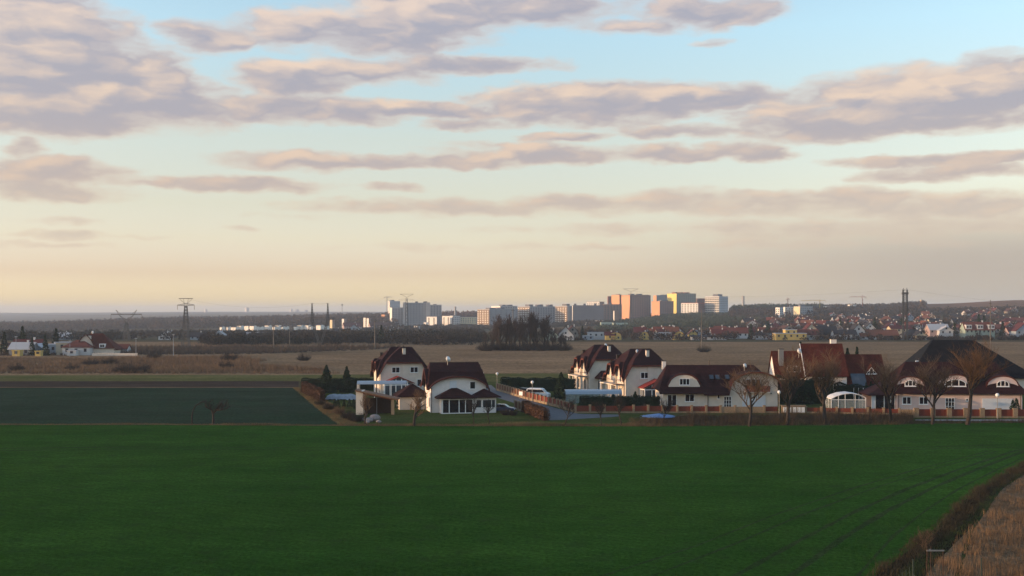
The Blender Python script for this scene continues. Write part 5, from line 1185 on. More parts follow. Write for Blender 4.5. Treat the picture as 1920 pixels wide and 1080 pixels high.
MB().tube((0, 0, -1), (0, 0, zy(573, 4000)-z_), 1.1, .9, 8).build('shaft', M['concrete_dark'], mt); MB().box(-2.6, 2.6, -2, 2, zy(573, 4000)-z_, zy(570, 4000)-z_).build('head', M['concrete_dark'], mt)

# ---------------------------------------------------------------- pylons and poles
def lattice(b, p0, p1, w0, w1, n, r=.09):
    r *= 1.5
    """square lattice leg between two points"""
    p0 = Vector(p0); p1 = Vector(p1); c = lambda k, t: p0.lerp(p1, t)+Vector(((-1, 1, 1, -1)[k], (-1, -1, 1, 1)[k], 0))*(w0+(w1-w0)*t)*.5
    for k in range(4):
        b.tube(c(k, 0), c(k, 1), r, n=3)
        for i in range(n): b.tube(c(k, i/n), c((k+1) % 4, (i+1)/n), r*.6, n=3); b.tube(c((k+1) % 4, i/n), c(k, (i+1)/n), r*.6, n=3)
    return b
def truss(b, p0, p1, d0, d1, n, r=.07):
    r *= 1.5
    p0 = Vector(p0); p1 = Vector(p1)
    A0 = lambda t: p0.lerp(p1, t)+Vector((0, 0, (d0+(d1-d0)*t)*.5)); B0 = lambda t: p0.lerp(p1, t)-Vector((0, 0, (d0+(d1-d0)*t)*.5))
    b.tube(A0(0), A0(1), r, n=3); b.tube(B0(0), B0(1), r, n=3)
    for i in range(n): b.tube(A0(i/n), B0((i+.5)/n), r*.7, n=3); b.tube(B0((i+.5)/n), A0((i+1)/n), r*.7, n=3)
def pylon(px, D, lb, parts, rz=0):
    t = empty('lattice_pylon', gp(px, D), rz, lb, 'pylon')
    for nm, f_ in parts: b = MB(); f_(b); b.build(nm, M['pylon'], t)
    return t
def insul(b, x, z, l=2.0): b.tube((x, 0, z), (x, 0, z-l), .09, n=4)
# narrow-waisted pylon with two arms
s = 500/F; H = (655.5-560)*s
pylon(348.5, 500, 'slim lattice pylon with flared top and a lower pair of arms, before the forest', [
 ('mast', lambda b: lattice(b, (0, 0, 0), (0, 0, H*.86), 3.4, 1.0, 14)), ('top_arm', lambda b: (truss(b, (-3.2, 0, H), (3.2, 0, H), .1, .1, 8), b.path([(-3.2, 0, H), (-.5, 0, H*.9)], .08, 3), b.path([(3.2, 0, H), (.5, 0, H*.9)], .08, 3), b.path([(-.5, 0, H*.86), (-1.2, 0, H)], .08, 3), b.path([(.5, 0, H*.86), (1.2, 0, H)], .08, 3))),
 ('lower_arm', lambda b: (truss(b, (0, 0, H*.88), (-3.9, 0, H*.87), 1.2, .1, 5), truss(b, (0, 0, H*.88), (3.9, 0, H*.87), 1.2, .1, 5))), ('insulator', lambda b: b.path([(-3.9, 0, H*.87), (-3.9, 0, H*.78)], .1, 4)), ('insulator', lambda b: b.path([(3.9, 0, H*.87), (3.9, 0, H*.78)], .1, 4))])
# wide cat-head pylon
D_ = 700; s = D_/F; zb_ = lambda y: zy(y, D_)-gz(*at(237, D_))
pylon(237, D_, 'wide pylon with two pointed ears and an angular window, above the red house', [
 ('mast', lambda b: lattice(b, (0, 0, 0), (0, 0, zb_(605)), 4.0, 1.2, 7, .13)),
 ('window_frame', lambda b: (b.path([(0, 0, zb_(605)), (-4.6, 0, zb_(591)), (-6.8, 0, zb_(581))], .17, 3), b.path([(0, 0, zb_(605)), (4.6, 0, zb_(591)), (6.8, 0, zb_(581))], .17, 3), b.path([(-5.0, 0, zb_(590)), (0, 0, zb_(600)), (5.0, 0, zb_(590))], .15, 3), b.path([(-6.8, 0, zb_(581)), (-3.2, 0, zb_(590))], .12, 3), b.path([(6.8, 0, zb_(581)), (3.2, 0, zb_(590))], .12, 3))),
 ('crossarm', lambda b: truss(b, (-10, 0, zb_(589.5)), (10, 0, zb_(589.5)), .5, .5, 14, .1)), ('insulator', lambda b: b.path([(-10, 0, zb_(590)), (-10, 0, zb_(601))], .11, 4)), ('insulator', lambda b: b.path([(10, 0, zb_(590)), (10, 0, zb_(600))], .11, 4))])
# portal pylon with twin peaks
D_2 = 540; z2 = lambda y: zy(y, D_2)
pylon(600, D_2, 'twin-peaked portal pylon standing on a narrow V before the sunlit house row', [
 ('mast', lambda b: (lattice(b, (0, 0, 0), (-3.8, 0, z2(603)), .8, 1.0, 9, .07), lattice(b, (0, 0, 0), (3.8, 0, z2(603)), .8, 1.0, 9, .07))),
 ('peak', lambda b: lattice(b, (-3.9, 0, z2(603)), (-4.0, 0, z2(569)), 1.2, .25, 7, .08)), ('peak', lambda b: lattice(b, (3.9, 0, z2(603)), (3.9, 0, z2(569)), 1.2, .25, 7, .08)),
 ('crossarm', lambda b: (truss(b, (-7.5, 0, z2(597)), (7.5, 0, z2(597)), .9, .9, 16, .07), b.path([(-4.6, 0, z2(568.6)), (-3.2, 0, z2(568.6))], .06, 3), b.path([(3.2, 0, z2(568.6)), (4.6, 0, z2(568.6))], .06, 3)))])
def ypylon(px, D, yt, ya, wt, wa, yw, lb):
    zg = gz(*at(px, D)); z = lambda y: zy(y, D)-zg; s = D/F
    pylon(px, D, lb, [('mast', lambda b: lattice(b, (0, 0, -.5), (0, 0, z(yw)), 6*s*1.2, .9, 12, .05*s*3)),
     ('top_arm', lambda b: (b.path([(-wt*s, 0, z(yt)), (wt*s, 0, z(yt))], .16*s*1.6, 3), b.path([(-wt*s, 0, z(yt)), (-.4, 0, z(yt+5)), (0, 0, z(yw))], .17*s*1.6, 3), b.path([(wt*s, 0, z(yt)), (.4, 0, z(yt+5)), (0, 0, z(yw))], .17*s*1.6, 3), b.path([(-wt*s*.5, 0, z(yt)), (-wt*s*.5, 0, z(yt+2.5))], .06*s, 3), b.path([(wt*s*.5, 0, z(yt)), (wt*s*.5, 0, z(yt+2.5))], .06*s, 3))),
     ('lower_arm', lambda b: (truss(b, (0, 0, z(ya-2)), (-wa*s, 0, z(ya)), 4*s, .1, 6, .05*s), truss(b, (0, 0, z(ya-2)), (wa*s, 0, z(ya)), 4*s, .1, 6, .05*s)))])
ypylon(762.5, 640, 551.5, 563, 12.5, 16, 560, 'Y-topped pylon rising in front of the broad grey slab block'.replace('Y', 'wide'))
ypylon(1183, 1450, 541.5, 556, 14, 18, 552, 'wide-topped pylon rising behind the orange towers')
D_3 = 655; zg3 = gz(*at(1697, D_3)); z3 = lambda y: zy(y, D_3)-zg3
pylon(1697, D_3, 'tall narrow twin-column lattice pylon above the village roofs', [
 ('mast', lambda b: lattice(b, (-1.2, 0, 0), (-1.2, 0, z3(543)), .9, .6, 26, .09)), ('mast', lambda b: lattice(b, (1.2, 0, 0), (1.2, 0, z3(543)), .9, .6, 26, .09)),
 ('crown', lambda b: (b.path([(-1.6, 0, z3(545)), (-1, 0, z3(540)), (-.2, 0, z3(545))], .12, 3), b.path([(1.6, 0, z3(545)), (1, 0, z3(540)), (.2, 0, z3(545))], .12, 3))),
 ('platform', lambda b: b.box(-1.9, 1.9, -.6, .6, z3(552), z3(548))), ('brace', lambda b: lattice(b, (0, 0, z3(600)), (0, 0, z3(552)), 1.4, 1.4, 12, .06))])
def pole(px, D, h, lb, arms=(), r=.16, m='pylon', name='utility_pole'):
    t = empty(name, gp(px, D), 0, lb, 'utility pole' if name == 'utility_pole' else 'lamp post'); MB().tube((0, 0, -.2), (0, 0, h), r, r*.6, 6).build('mast', M[m], t)
    for z, w_ in arms: MB().box(-w_, w_, -.08, .08, z-.1, z+.1).build('crossarm', M[m], t)
    return t
pole(1857, 468, 22.5, 'tall pole with three short crossarms between the village and the charcoal roof', [(17.8, 1.7), (14.2, 1.5), (21, .5)], .26)
pole(1315.5, 468, 18.3, 'dark pole standing alone in the brown meadow before the white tower block', [(12.9, .9), (10.6, .9)], .26)
pole(962, 520, 19, 'dark pole inside the clump of bare trees', [(18, .9)], .3); pole(703, 500, 13.5, 'dark wooden pole to the side of the slim bright buildings', [(12.8, .8)], .28)
pole(513, 500, 11.6, 'dark wooden pole under the sunlit house row', [(11, .8)], .26); pole(543, 520, 8.5, 'short dark pole between the pylon and the taller wooden pole', [(8, .6)], .2)
M['grey_post'] = mat('grey_painted_steel', (.35, .38, .42), .6, .1, 2)
for px, h, lb in ((255, 7.2, 'grey lamp post just past the red house'), (325, 8.6, 'tallest grey lamp post near the slim pylon'), (131, 6.2, 'grey lamp post rising behind the low red roof'), (30, 7.8, 'grey lamp post at the end near the white sheds')): pole(px, 420, h, lb, [(h-.1, .5)], .09, 'grey_post', 'lamp_post')
# overhead lines
def wire(p, q, sag, lb, r=.035):
    b = MB(); p = Vector(p); q = Vector(q); pts = [p.lerp(q, t)-Vector((0, 0, sag*4*t*(1-t))) for t in lin(0, 1, 13)]; b.path(pts, r, 3)
    o = b.build('power_cable', M['pylon']); tag(o, lb, 'cable', 'overhead power cables')
P17 = Vector((*at(1697, D_3), zy(543, D_3)))
wire(P17+Vector((1, 0, 0)), (*at(2400, 500), zy(600, 500)), 3, 'power cable running from the twin-column pylon over the brown hill'); wire(P17-Vector((1, 0, 0)), (*at(1183, 1450), zy(545, 1450)), 6, 'power cable running from the twin-column pylon toward the orange towers')
wire((*at(585, 540), zy(569, 540)), (*at(615, 541), zy(569, 541)), .2, 'short cable between the two pylon peaks')
wire((*at(348, 500), zy(560, 500)), (*at(585, 540), zy(569, 540)), 3, 'power cable from the slim pylon to the twin-peaked pylon', .022); wire((*at(0, 700), zy(585, 700)), (*at(227, 700), zy(590, 700)), 1.5, 'power cable reaching the wide eared pylon', .03)

# ---------------------------------------------------------------- villages
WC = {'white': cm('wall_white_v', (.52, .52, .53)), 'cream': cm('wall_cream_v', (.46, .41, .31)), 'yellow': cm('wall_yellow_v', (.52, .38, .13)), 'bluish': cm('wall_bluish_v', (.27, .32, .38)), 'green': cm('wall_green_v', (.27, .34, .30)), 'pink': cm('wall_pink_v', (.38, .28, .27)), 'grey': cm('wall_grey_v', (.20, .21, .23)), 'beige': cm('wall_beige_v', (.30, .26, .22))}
RC = {'red': cm('roof_red_v', (.14, .040, .030)), 'brown': cm('roof_brown_v', (.08, .036, .030)), 'dark': cm('roof_dark_v', (.028, .028, .035)), 'maroon': cm('roof_maroon_v', (.085, .022, .024)), 'white': cm('roof_white_v', (.42, .43, .46)), 'blue': cm('roof_blue_v', (.16, .27, .34)), 'orange': cm('roof_orange_v', (.17, .060, .036))}
WPANE = cm('window_v', (.035, .035, .045))
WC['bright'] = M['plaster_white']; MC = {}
def vhouse(px, D, w_, d, hw, hr, wc, rc, kind, label, group=None, rz=0, win=2, ch=True, name='village_house', cat='house'):
    t = empty(name, gp(px, D), R(rz), label, cat, group); x, y = w_/2, d/2
    key = (round(w_, 1), round(d, 1), round(hw, 1), round(hr, 1), wc, rc, kind)
    if key not in MC:
        W_ = MB(); Q = MB(); o = .45
        if kind in 'gb':
            top = [(x, hw), (0, hr-.15), (-x, hw)] if kind == 'g' else [(x*math.cos(a), hw+(hr-.15-hw)*math.sin(a)) for a in lin(0, math.pi, 11)]
            W_.prism([(-x, -2), (x, -2)]+top, -y, y)
            if kind == 'g':
                k = (hr-hw)/x
                for s_ in (-1, 1): Q.add([(s_*(x+o), -y-o, hw-o*k), (0, -y-o, hr), (0, y+o, hr), (s_*(x+o), y+o, hw-o*k), (s_*(x+o), -y-o, hw-o*k-.25), (0, -y-o, hr-.25), (0, y+o, hr-.25), (s_*(x+o), y+o, hw-o*k-.25)], [(0,1,2,3),(7,6,5,4),(0,4,5,1),(2,6,7,3),(3,7,4,0)])
            else:
                a_ = lin(0, math.pi, 11)
                for p_, q_ in zip(a_, a_[1:]):
                    P2 = [((x+.35)*math.cos(v), hw+(hr-hw)*math.sin(v)) for v in (p_, q_)]
                    Q.add([(P2[0][0], -y-.3, P2[0][1]), (P2[1][0], -y-.3, P2[1][1]), (P2[1][0], y+.3, P2[1][1]), (P2[0][0], y+.3, P2[0][1]), (P2[0][0]*.95, -y-.3, P2[0][1]-.1), (P2[1][0]*.95, -y-.3, P2[1][1]-.1)], [(0,1,2,3),(0,4,5,1)])
        elif kind == 's':
            W_.box(-x, x, -y, y, -2, hw); k = (hr-hw)/y
            W_.add([(-x, -y, hw), (-x, y, hw), (-x, 0, hr-.15), (x, -y, hw), (x, y, hw), (x, 0, hr-.15)], [(0, 2, 1), (3, 4, 5), (0, 3, 5, 2), (1, 2, 5, 4)])
            for s_ in (-1, 1): Q.add([(-x-o, s_*(y+o), hw-o*k), (x+o, s_*(y+o), hw-o*k), (x+o, 0, hr), (-x-o, 0, hr), (-x-o, s_*(y+o), hw-o*k-.25), (x+o, s_*(y+o), hw-o*k-.25), (x+o, 0, hr-.25), (-x-o, 0, hr-.25)], [(0,1,2,3),(7,6,5,4),(0,4,5,1),(1,5,6,2),(3,7,4,0)])
        elif kind == 'h':
            W_.box(-x, x, -y, y, -2, hw); r_ = max(x-y, 0)
            Q.add([(-x-o, -y-o, hw-.1), (x+o, -y-o, hw-.1), (x+o, y+o, hw-.1), (-x-o, y+o, hw-.1), (-r_, 0, hr), (r_, 0, hr), (-x-o, -y-o, hw-.3), (x+o, -y-o, hw-.3), (x+o, y+o, hw-.3), (-x-o, y+o, hw-.3)], [(0,1,5,4),(1,2,5),(2,3,4,5),(3,0,4),(6,9,8,7),(0,6,7,1),(1,7,8,2),(2,8,9,3),(3,9,6,0)])
        else:
            W_.box(-x, x, -y, y, -2, hw); Q.box(-x-.2, x+.2, -y-.2, y+.2, hw, hw+.35)
        MC[key] = (W_.mesh('wall', WC[wc]), Q.mesh('roof', RC[rc]), MB().box(-.35, .35, -.35, .35, 0, 1.6).mesh('chimney', WC['white']))
    wm2, qm, chm = MC[key]; link('wall', wm2, t); ro = link('roof', qm, t)
    if ch: link('chimney', chm, ro, (w_*.18, 0 if kind != 'g' else d*.1, hr-.8))
    if win:
        n = max(1, int(w_/(3.2 if win < 3 else 2.4)))
        if ('w', 1) not in MC: MC[('w', 1)] = MB().box(-.55, .55, -.05, 0, 0, 1.3).mesh('window', WPANE)
        for k in range(n):
            u = -x+w_*(k+.5)/n
            link('window', MC[('w', 1)], t, (u, -y-.005, max(.9, hw-2.0)))
        if kind in 'gb' and hr-hw > 2: link('window', MC[('w', 1)], t, (0, -y-.005, hw+.5))
    return t
V = [
 (1033,690,9,9,3.2,7.0,'green','dark','g','small house with pale green gable beside the bare tree clump'),(1060,690,10,9,3.4,8.6,'white','dark','g','white pointed gable with one small window near the tree clump'),
 (1073,700,7,9,5.5,9.2,'beige','maroon','g','beige gable beside the white pointed one'),(1122,700,14,8,4.6,4.6,'white','white','f','white flat-roofed house with a dark carport'),(1102,690,7,5,2.6,2.6,'bluish','white','f','low bluish shed before the white flat-roofed house'),
 (1153,690,7.5,6.5,2.5,5.0,'yellow','maroon','b','yellow barrel-roofed house with a lower wing, first of three'),(1143,689,6,6,3.4,5.4,'yellow','maroon','s','small yellow wing attached beside the first barrel-roofed house'),
 (1207,695,5.6,8,2.4,5.2,'yellow','maroon','b','smallest yellow barrel-roofed house, half hidden by bare shrubs'),(1246,700,13,8,4.2,4.4,'white','white','f','white flat house between two yellow barrel roofs'),
 (1272,684,6.6,8,2.0,5.5,'yellow','maroon','b','yellow barrel-roofed house with arched window, closest to the dark meadow pole'),(1298,690,5,8,4.0,6.4,'yellow','brown','g','narrow yellow gable just before the dark meadow pole'),
 (1328,680,22,5,2.2,3.0,'white','dark','s','long low white shed behind the dark meadow pole'),(1366,720,24,10,4.0,7.4,'white','red','s','long white house with red roof beyond the pole'),
 (1424,690,9,8,2.8,5.2,'bluish','dark','h','bluish low house with dark hipped roof'),(1452,700,16,7,3.0,3.3,'bluish','blue','f','low building with a turquoise flat roof'),
 (1480,672,19,9,4.0,4.0,'yellow','white','f','pale yellow flat-roofed house with a raised middle, by the meadow edge'),(1481,676,7,7,6.2,6.2,'yellow','white','f','raised middle storey of the pale yellow flat-roofed house'),
 (1512,680,14,9,3.4,6.6,'white','red','s','red-roofed house with white dormer strip by the meadow edge'),(1518,690,9,9,5.5,10.2,'cream','maroon','g','cream gable behind the red roof with white dormers'),
 (1545,700,15,10,3.0,8.4,'bluish','dark','s','broad dark-roofed house between the cream gable and the white one'),(1582,680,14,8,3.6,6.4,'white','dark','s','white low wing with a red door by the meadow edge'),
 (1606,684,8,9,5.4,10.0,'white','dark','g','tall white gable with two windows by the meadow edge'),(1645,682,24,9,2.4,6.2,'white','orange','s','long orange-roofed house with a white wall by the meadow edge'),
 (1686,730,14,9,6.2,8.2,'cream','maroon','s','cream house behind the twin-column pylon'),(1712,674,14,10,2.8,6.6,'bluish','dark','h','bluish house with wide dark hipped roof beside the pylon foot'),(1723,668,6.5,8,3.2,5.6,'cream','dark','g','small cream gable with two windows beside the pylon foot'),
 (1757,720,13,9,5.6,9.2,'pink','white','s','long pinkish house with a pale sunlit roof'),(1770,715,9,8,5.2,7.6,'white','white','g','white house stepping down beside the pinkish one'),
 (1832,705,19,9,6.0,10.8,'green','red','s','large pale green row house with bright red roof and white dormers'),(1916,700,12,10,5.4,10.4,'bluish','maroon','g','big pale bluish gable cut by the picture edge'),
 (1900,740,10,9,3.6,7.0,'pink','maroon','s','low pinkish house beside the big bluish gable'),
 (1395,760,14,9,3.4,7.0,'white','maroon','s','white house with maroon roof among trees above the long red-roofed one'),(1440,800,14,9,3.2,6.6,'white','red','s','red-roofed house alone among trees above the turquoise flat roof'),
 (1597,800,22,9,4.2,4.4,'white','white','f','long white flat building on the village slope'),(1628,820,8,9,4.6,8.8,'white','dark','g','white pointed gable on the village slope'),(1616,790,8,8,3.4,6.6,'cream','dark','g','small cream gable below the long white flat building'),
 (1668,830,10,9,4.4,8.2,'white','maroon','g','bright white house with two storeys behind the pylon'),(1671,790,16,8,3.0,4.4,'white','orange','s','low white terrace under an orange roof behind the pylon'),
 (1720,860,10,8,3.6,6.2,'white','dark','g','white gable high on the slope above the pinkish house'),(1762,870,10,8,4.4,8.4,'bluish','dark','g','bluish gable with white trim high on the village slope'),(1803,850,8,8,2.8,5.4,'white','dark','b','small arched white house alone on the slope'),(1860,840,14,9,3.4,6.8,'white','red','s','house with red roof and white wall above the row house'),(1890,870,9,8,4.0,7.4,'bluish','red','g','bluish gable with a red verge near the picture edge'),
]
for q in V: vhouse(*q, win=3 if 'row house' in q[9] else 2, ch=q[8] != 'f')
for k, px in enumerate((1811, 1832, 1853)):
    o = [e for e in bpy.data.objects if e.get('label', '').startswith('large pale green')][0]; u = (px-1832)/F*705
    MB().box(u-1.9, u+1.9, -4.9, -1.5, 6.05, 8.9).build('dormer', WC['white'], o); 
    for v in (-.9, .9): link('window', MC[('w', 1)], o, (u+v, -4.91, 6.9))
# the smaller houses strewn over the wooded hillside, and the sunlit row below the forest
VN = {}
g_ = random.Random(21)
zones = [(1395, 1500, 720, 1250, 14, 'among bushes below the hospital hill'), (1500, 1690, 760, 1450, 38, 'among trees below the cranes'), (1700, 1915, 760, 1500, 36, 'among trees below the brown hill'), (1180, 1400, 700, 800, 17, 'in the row behind the yellow barrel roofs')]
for x0, x1, d0, d1, n, zn in zones:
    for _ in range(n):
        px, D = g_.uniform(x0, x1), g_.uniform(d0, d1); wc = g_.choice(['white', 'white', 'cream', 'bluish', 'beige', 'pink', 'grey']); rc = g_.choice(['red', 'maroon', 'brown', 'dark', 'red', 'orange']); kd = g_.choice('gssh')
        sz = g_.choice([(9, 8, 3.2, 6.6), (12, 9, 3.4, 7.2), (8, 8, 4.4, 8.0), (14, 9, 3.0, 6.4)])
        def vl_():
            q = f"{wc} house with {rc} {rw if kd != 'g' else 'roof and '+rw} {zn}"; VN[q] = VN.get(q, 0)+1
            return q if VN[q] == 1 else q.replace(' house', ' '+('cottage', 'home', 'villa', 'dwelling', 'building')[min(VN[q]-2, 4)])
        rw = {'g': 'front gable', 's': 'long roof', 'h': 'hipped roof'}[kd]
        vhouse(px, D, *sz, wc, rc, kd, vl_(), f'houses {zn}', rz=g_.uniform(-25, 35), win=1)
row_l = 'small white house glowing in low sun in the row below the forest'
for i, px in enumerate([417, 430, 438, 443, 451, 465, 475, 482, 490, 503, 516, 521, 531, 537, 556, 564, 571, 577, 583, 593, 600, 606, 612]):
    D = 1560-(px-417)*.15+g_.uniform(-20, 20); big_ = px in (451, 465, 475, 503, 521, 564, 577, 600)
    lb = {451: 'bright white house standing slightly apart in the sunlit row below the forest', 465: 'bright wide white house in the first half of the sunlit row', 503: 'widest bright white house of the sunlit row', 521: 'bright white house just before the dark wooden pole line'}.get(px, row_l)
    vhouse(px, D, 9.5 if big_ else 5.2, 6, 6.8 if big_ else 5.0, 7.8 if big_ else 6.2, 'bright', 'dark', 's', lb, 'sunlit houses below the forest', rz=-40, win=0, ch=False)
for px, D, sz, wc, rc, kd, lb in [(660,1600,(26,12,4,9),'pink','maroon','s','long pinkish farmhouse with maroon roof beyond the sunlit row'),(712,1560,(30,12,5,10),'pink','brown','s','long shaded pinkish hall just before the grey tower blocks'),(664,1300,(16,12,4,10),'bluish','dark','g','bluish barn gable in the wooded hollow'),
  (690,1350,(12,8,3,6),'white','dark','s','white cottage in the wooded hollow below the slim bright buildings'),(632,1250,(9,8,3,6),'white','dark','s','white cottage in the hollow by the twin-peaked pylon'),(735,1300,(10,8,3,6),'white','brown','g','white cottage below the first grey tower block'),(745,1310,(9,8,3,6),'cream','red','g','cream cottage below the broad slab block'),
  (310,760,(8,7,2.6,5.6),'white','dark','g','small white gable at the forest foot near the slim pylon'),(372,760,(10,7,2.6,5.4),'bluish','dark','s','bluish roof at the forest foot beyond the slim pylon'),(412,770,(10,8,3,6.4),'bluish','white','g','pale gable at the forest foot, farther from the pylon'),(478,900,(14,8,2.6,5),'bluish','white','s','long pale roof at the forest foot'),(120,800,(10,8,2.6,5.4),'bluish','white','s','pale roof in the trees behind the low red roof'),(318,1000,(10,8,3,6),'white','dark','g','white cottage higher among the forest trees')]:
    vhouse(px, D, *sz, wc, rc, kd, lb, rz=20 if wc == 'pink' else 5, win=1)
# the red-roofed house and sheds on the left
rh = empty('detached_house', (*at(178, 440), 0), R(4), 'cream house with steep dark red roof, tall chimney and one white dormer', 'house')
def rh_roof(x, y): return max(min(8.8-abs(y)*1.15, 8.8-max(0, -1.5-x)*1.0-max(0, x-3.0)*.95), min(arch(3.2, 3.2, 8.2, 1.3)(x+2.2), 9) if y < 0 else 0, 1.6)
walls(rh, rh_roof, -6.2, 9.0, -4.5, 4.5, M['cream'], n=30); roof(rh, rh_roof, -7, 10, -5.2, 5.2, M['rust'], 50, 30); chimney(rh, -.8, -4.0, 2, 7.8, 'cream', 1.0, .8); window(rh, ('F', -5.0), 4.4, 3.0, 1.8, 1.3, cols=2)
MB().prism([(3.2, 2.7), (5.6, 2.7), (5.6, 4.5), (3.2, 4.5)], -4.98, -2.5).build('dormer', M['trim'], rh); MB().lathe([(.3, 8.4), (.5, 9.2), (.2, 9.6)], -.9, 0, 10).build('chimney_cowl', M['globe'], rh)
rl = [(150,436,11,8,3.4,6.0,'white','red','h','low white house with red hipped roof attached before the steep dark red one'),(122,440,5,6,4.8,5.0,'cream','white','f','small cream flat-roofed annex with two windows'),(137,430,3.5,3,1.8,1.9,'white','white','f','white garden shed below the cream annex'),
 (96,445,9,7,3.8,4.2,'bluish','white','f','bluish boxy house among dark trees'),(72,440,7,6,2.6,4.6,'bluish','white','g','pale gabled shed between dark trees'),(45,435,9,7,2.8,5.2,'grey','white','s','grey shed with a pale sloping roof'),(55,450,12,7,3.2,6.0,'white','maroon','s','white house with a flat maroon roof behind the sheds'),(12,445,8,6,2.8,4.6,'cream','brown','g','cream cottage at the edge of the picture'),(33,425,3,3,2,2.2,'yellow','yellow','f','tiny yellow hut near the field edge'),(73,424,2.2,2.2,1.8,1.9,'yellow','yellow','f','tiny yellow box hut beside the sheds'),(228,450,6,5,2.4,4,'white','red','s','small red-roofed annex at the far side of the steep dark red house')]
RC['yellow'] = WC['yellow']
for q in rl: vhouse(*q, win=2, ch=q[2] > 8)
gw = MB().box(-9, 9, -.12, .12, 0, 1.0); o = gw.build('garden_wall', M['cream'], None, (*at(215, 428), 0)); tag(o, 'long low pale garden wall before the steep dark red house', 'wall')

# ---------------------------------------------------------------- woods
def ground_z(px, D):
    return np.array([gz((p-CX)/F*d, d) for p, d in zip(px, D)])
def wood(name, px0, px1, D0, D1, n, h, cw, per, size, m, label, seed, keep=None, kind='round', trunk=False):
    g = np.random.default_rng(seed); px = g.uniform(px0, px1, n*2); D = np.sqrt(g.uniform(D0**2, D1**2, n*2)); X = (px-CX)/F*D
    pat = np.sin(X*.021+seed)*np.cos(D*.017+seed*2)+.5*np.sin(X*.06+D*.04)
    ok = pat+g.normal(0, .5, n*2) > (-.2 if keep is None else keep); px, D, X = px[ok][:n], D[ok][:n], X[ok][:n]; k = len(px)
    Z = ground_z(px, D); hh = h*g.uniform(.6, 1.25, k); cc = cw*g.uniform(.7, 1.3, k)*.5
    u = g.normal(size=(k, per, 3)); u /= np.linalg.norm(u, axis=2)[..., None]; rr = g.uniform(.2, 1, (k, per, 1))**.45; u = u*rr
    if kind == 'cone': u[..., :2] *= np.clip(.9-u[..., 2:3], .1, 2)*.6
    C = np.stack([X, D, Z+hh*.52], 1)[:, None]; P = C+u*np.stack([cc, cc, hh*.5], 1)[:, None]; P = P.reshape(-1, 3)
    o = link(name, leaf_mesh(name, P, size, M[m], seed=seed, stretch=1.5)); tag(o, label, 'woodland' if 'wood' in name or 'forest' in name else 'shrubs', kind='stuff'); return o
M['wood_ridge'] = mat('ridge_forest', (.030, .034, .036), 1, .4, .01, col2=(.10, .062, .042), island=.45, spec=0); M['wood_mid'] = mat('lowland_wood', (.045, .036, .034), 1, .4, .01, col2=(.030, .036, .032), island=.4, spec=0)
M['wood_green'] = mat('green_bushes', (.035, .055, .038), 1, .4, .01, col2=(.05, .06, .04), island=.4, spec=0); M['wood_hill'] = mat('hill_wood', (.06, .042, .036), 1, .4, .01, col2=(.035, .036, .032), island=.45, spec=0); M['wood_bare'] = mat('bare_wood', (.085, .045, .035), 1, .4, .01, island=.4, spec=0)
wood('ridge_forest', -350, 760, 1720, 2450, 5600, 12, 9, 40, 2.0, 'wood_ridge', 'dark forest covering the long ridge behind the sunlit house row', 1, -1)
wood('far_forest', 720, 1150, 2250, 2700, 1400, 13, 11, 26, 2.8, 'wood_bare', 'reddish bare forest on the ridge behind the low schools', 2, -1)
wood('lowland_wood', -300, 900, 700, 1080, 1700, 6.0, 6, 60, .9, 'wood_mid', 'brown lowland wood across the valley', 3, .25)
wood('lowland_wood', -300, 905, 1080, 1420, 1900, 3.2, 6, 34, 1.0, 'wood_mid', 'darker low trees below the sunlit house row', 4, .1)
wood('near_copse', 380, 905, 560, 690, 700, 4.6, 5, 90, .55, 'wood_mid', 'low dark copse along the far edge of the brown meadow', 5, -.1)
wood('lowland_wood', 700, 1150, 1400, 1660, 600, 5, 6, 34, 1.3, 'wood_mid', 'dark trees at the foot of the grey tower blocks', 6, -.5)
wood('green_bushes', 1120, 1440, 1080, 1740, 1900, 4.0, 6, 30, 1.2, 'wood_green', 'green bushes on the slope below the orange and yellow towers', 7, -.3)
wood('village_wood', 1030, 2300, 665, 1000, 1700, 5.5, 5.0, 80, .62, 'wood_hill', 'bare garden trees between the village houses', 8, .05)
wood('garden_bushes', 1030, 2300, 655, 670, 260, 2.6, 4, 70, .5, 'wood_hill', 'low bare bushes along the village edge of the meadow', 18, -.1)
wood('hillside_wood', 1370, 2300, 1000, 1500, 1500, 5.5, 7, 40, 1.1, 'wood_hill', 'bare trees over the hillside behind the village', 9, -.3)
wood('hillside_wood', 1370, 1735, 1500, 2300, 2600, 8, 8, 30, 1.7, 'wood_hill', 'bare trees along the ridge carrying the cranes and the tank', 10, -1)
wood('hillside_wood', 1735, 2300, 1500, 1640, 500, 6, 8, 30, 1.5, 'wood_hill', 'bare trees on the flank of the brown hill', 12, -.5)
wood('knoll_wood', 1372, 1545, 1900, 2150, 700, 11, 9, 34, 1.8, 'wood_green', 'dark wooded knoll behind the hospital', 11, -1)
M['ochre'] = mat('bare_ochre_hill', (.27, .135, .075), 1, .3, .02, col2=(.15, .085, .055), spec=0, bump=.5, bscale=.1)
b_ = MB(); U = lin(1700, 2100, 21); Dd = lin(1650, 2190, 14)
vs_ = [];
for D in Dd:
    for px in U: sh = (px-1700)/400*(-60)+0*D; x, y = at(px, D+sh*0); vs_.append((x, y, gz(x, y)+.6))
b_.add(vs_, [(j*21+i, j*21+i+1, (j+1)*21+i+1, (j+1)*21+i) for j in range(13) for i in range(20)]); tag(b_.build('bare_hill_slope', M['ochre']), kind='structure')

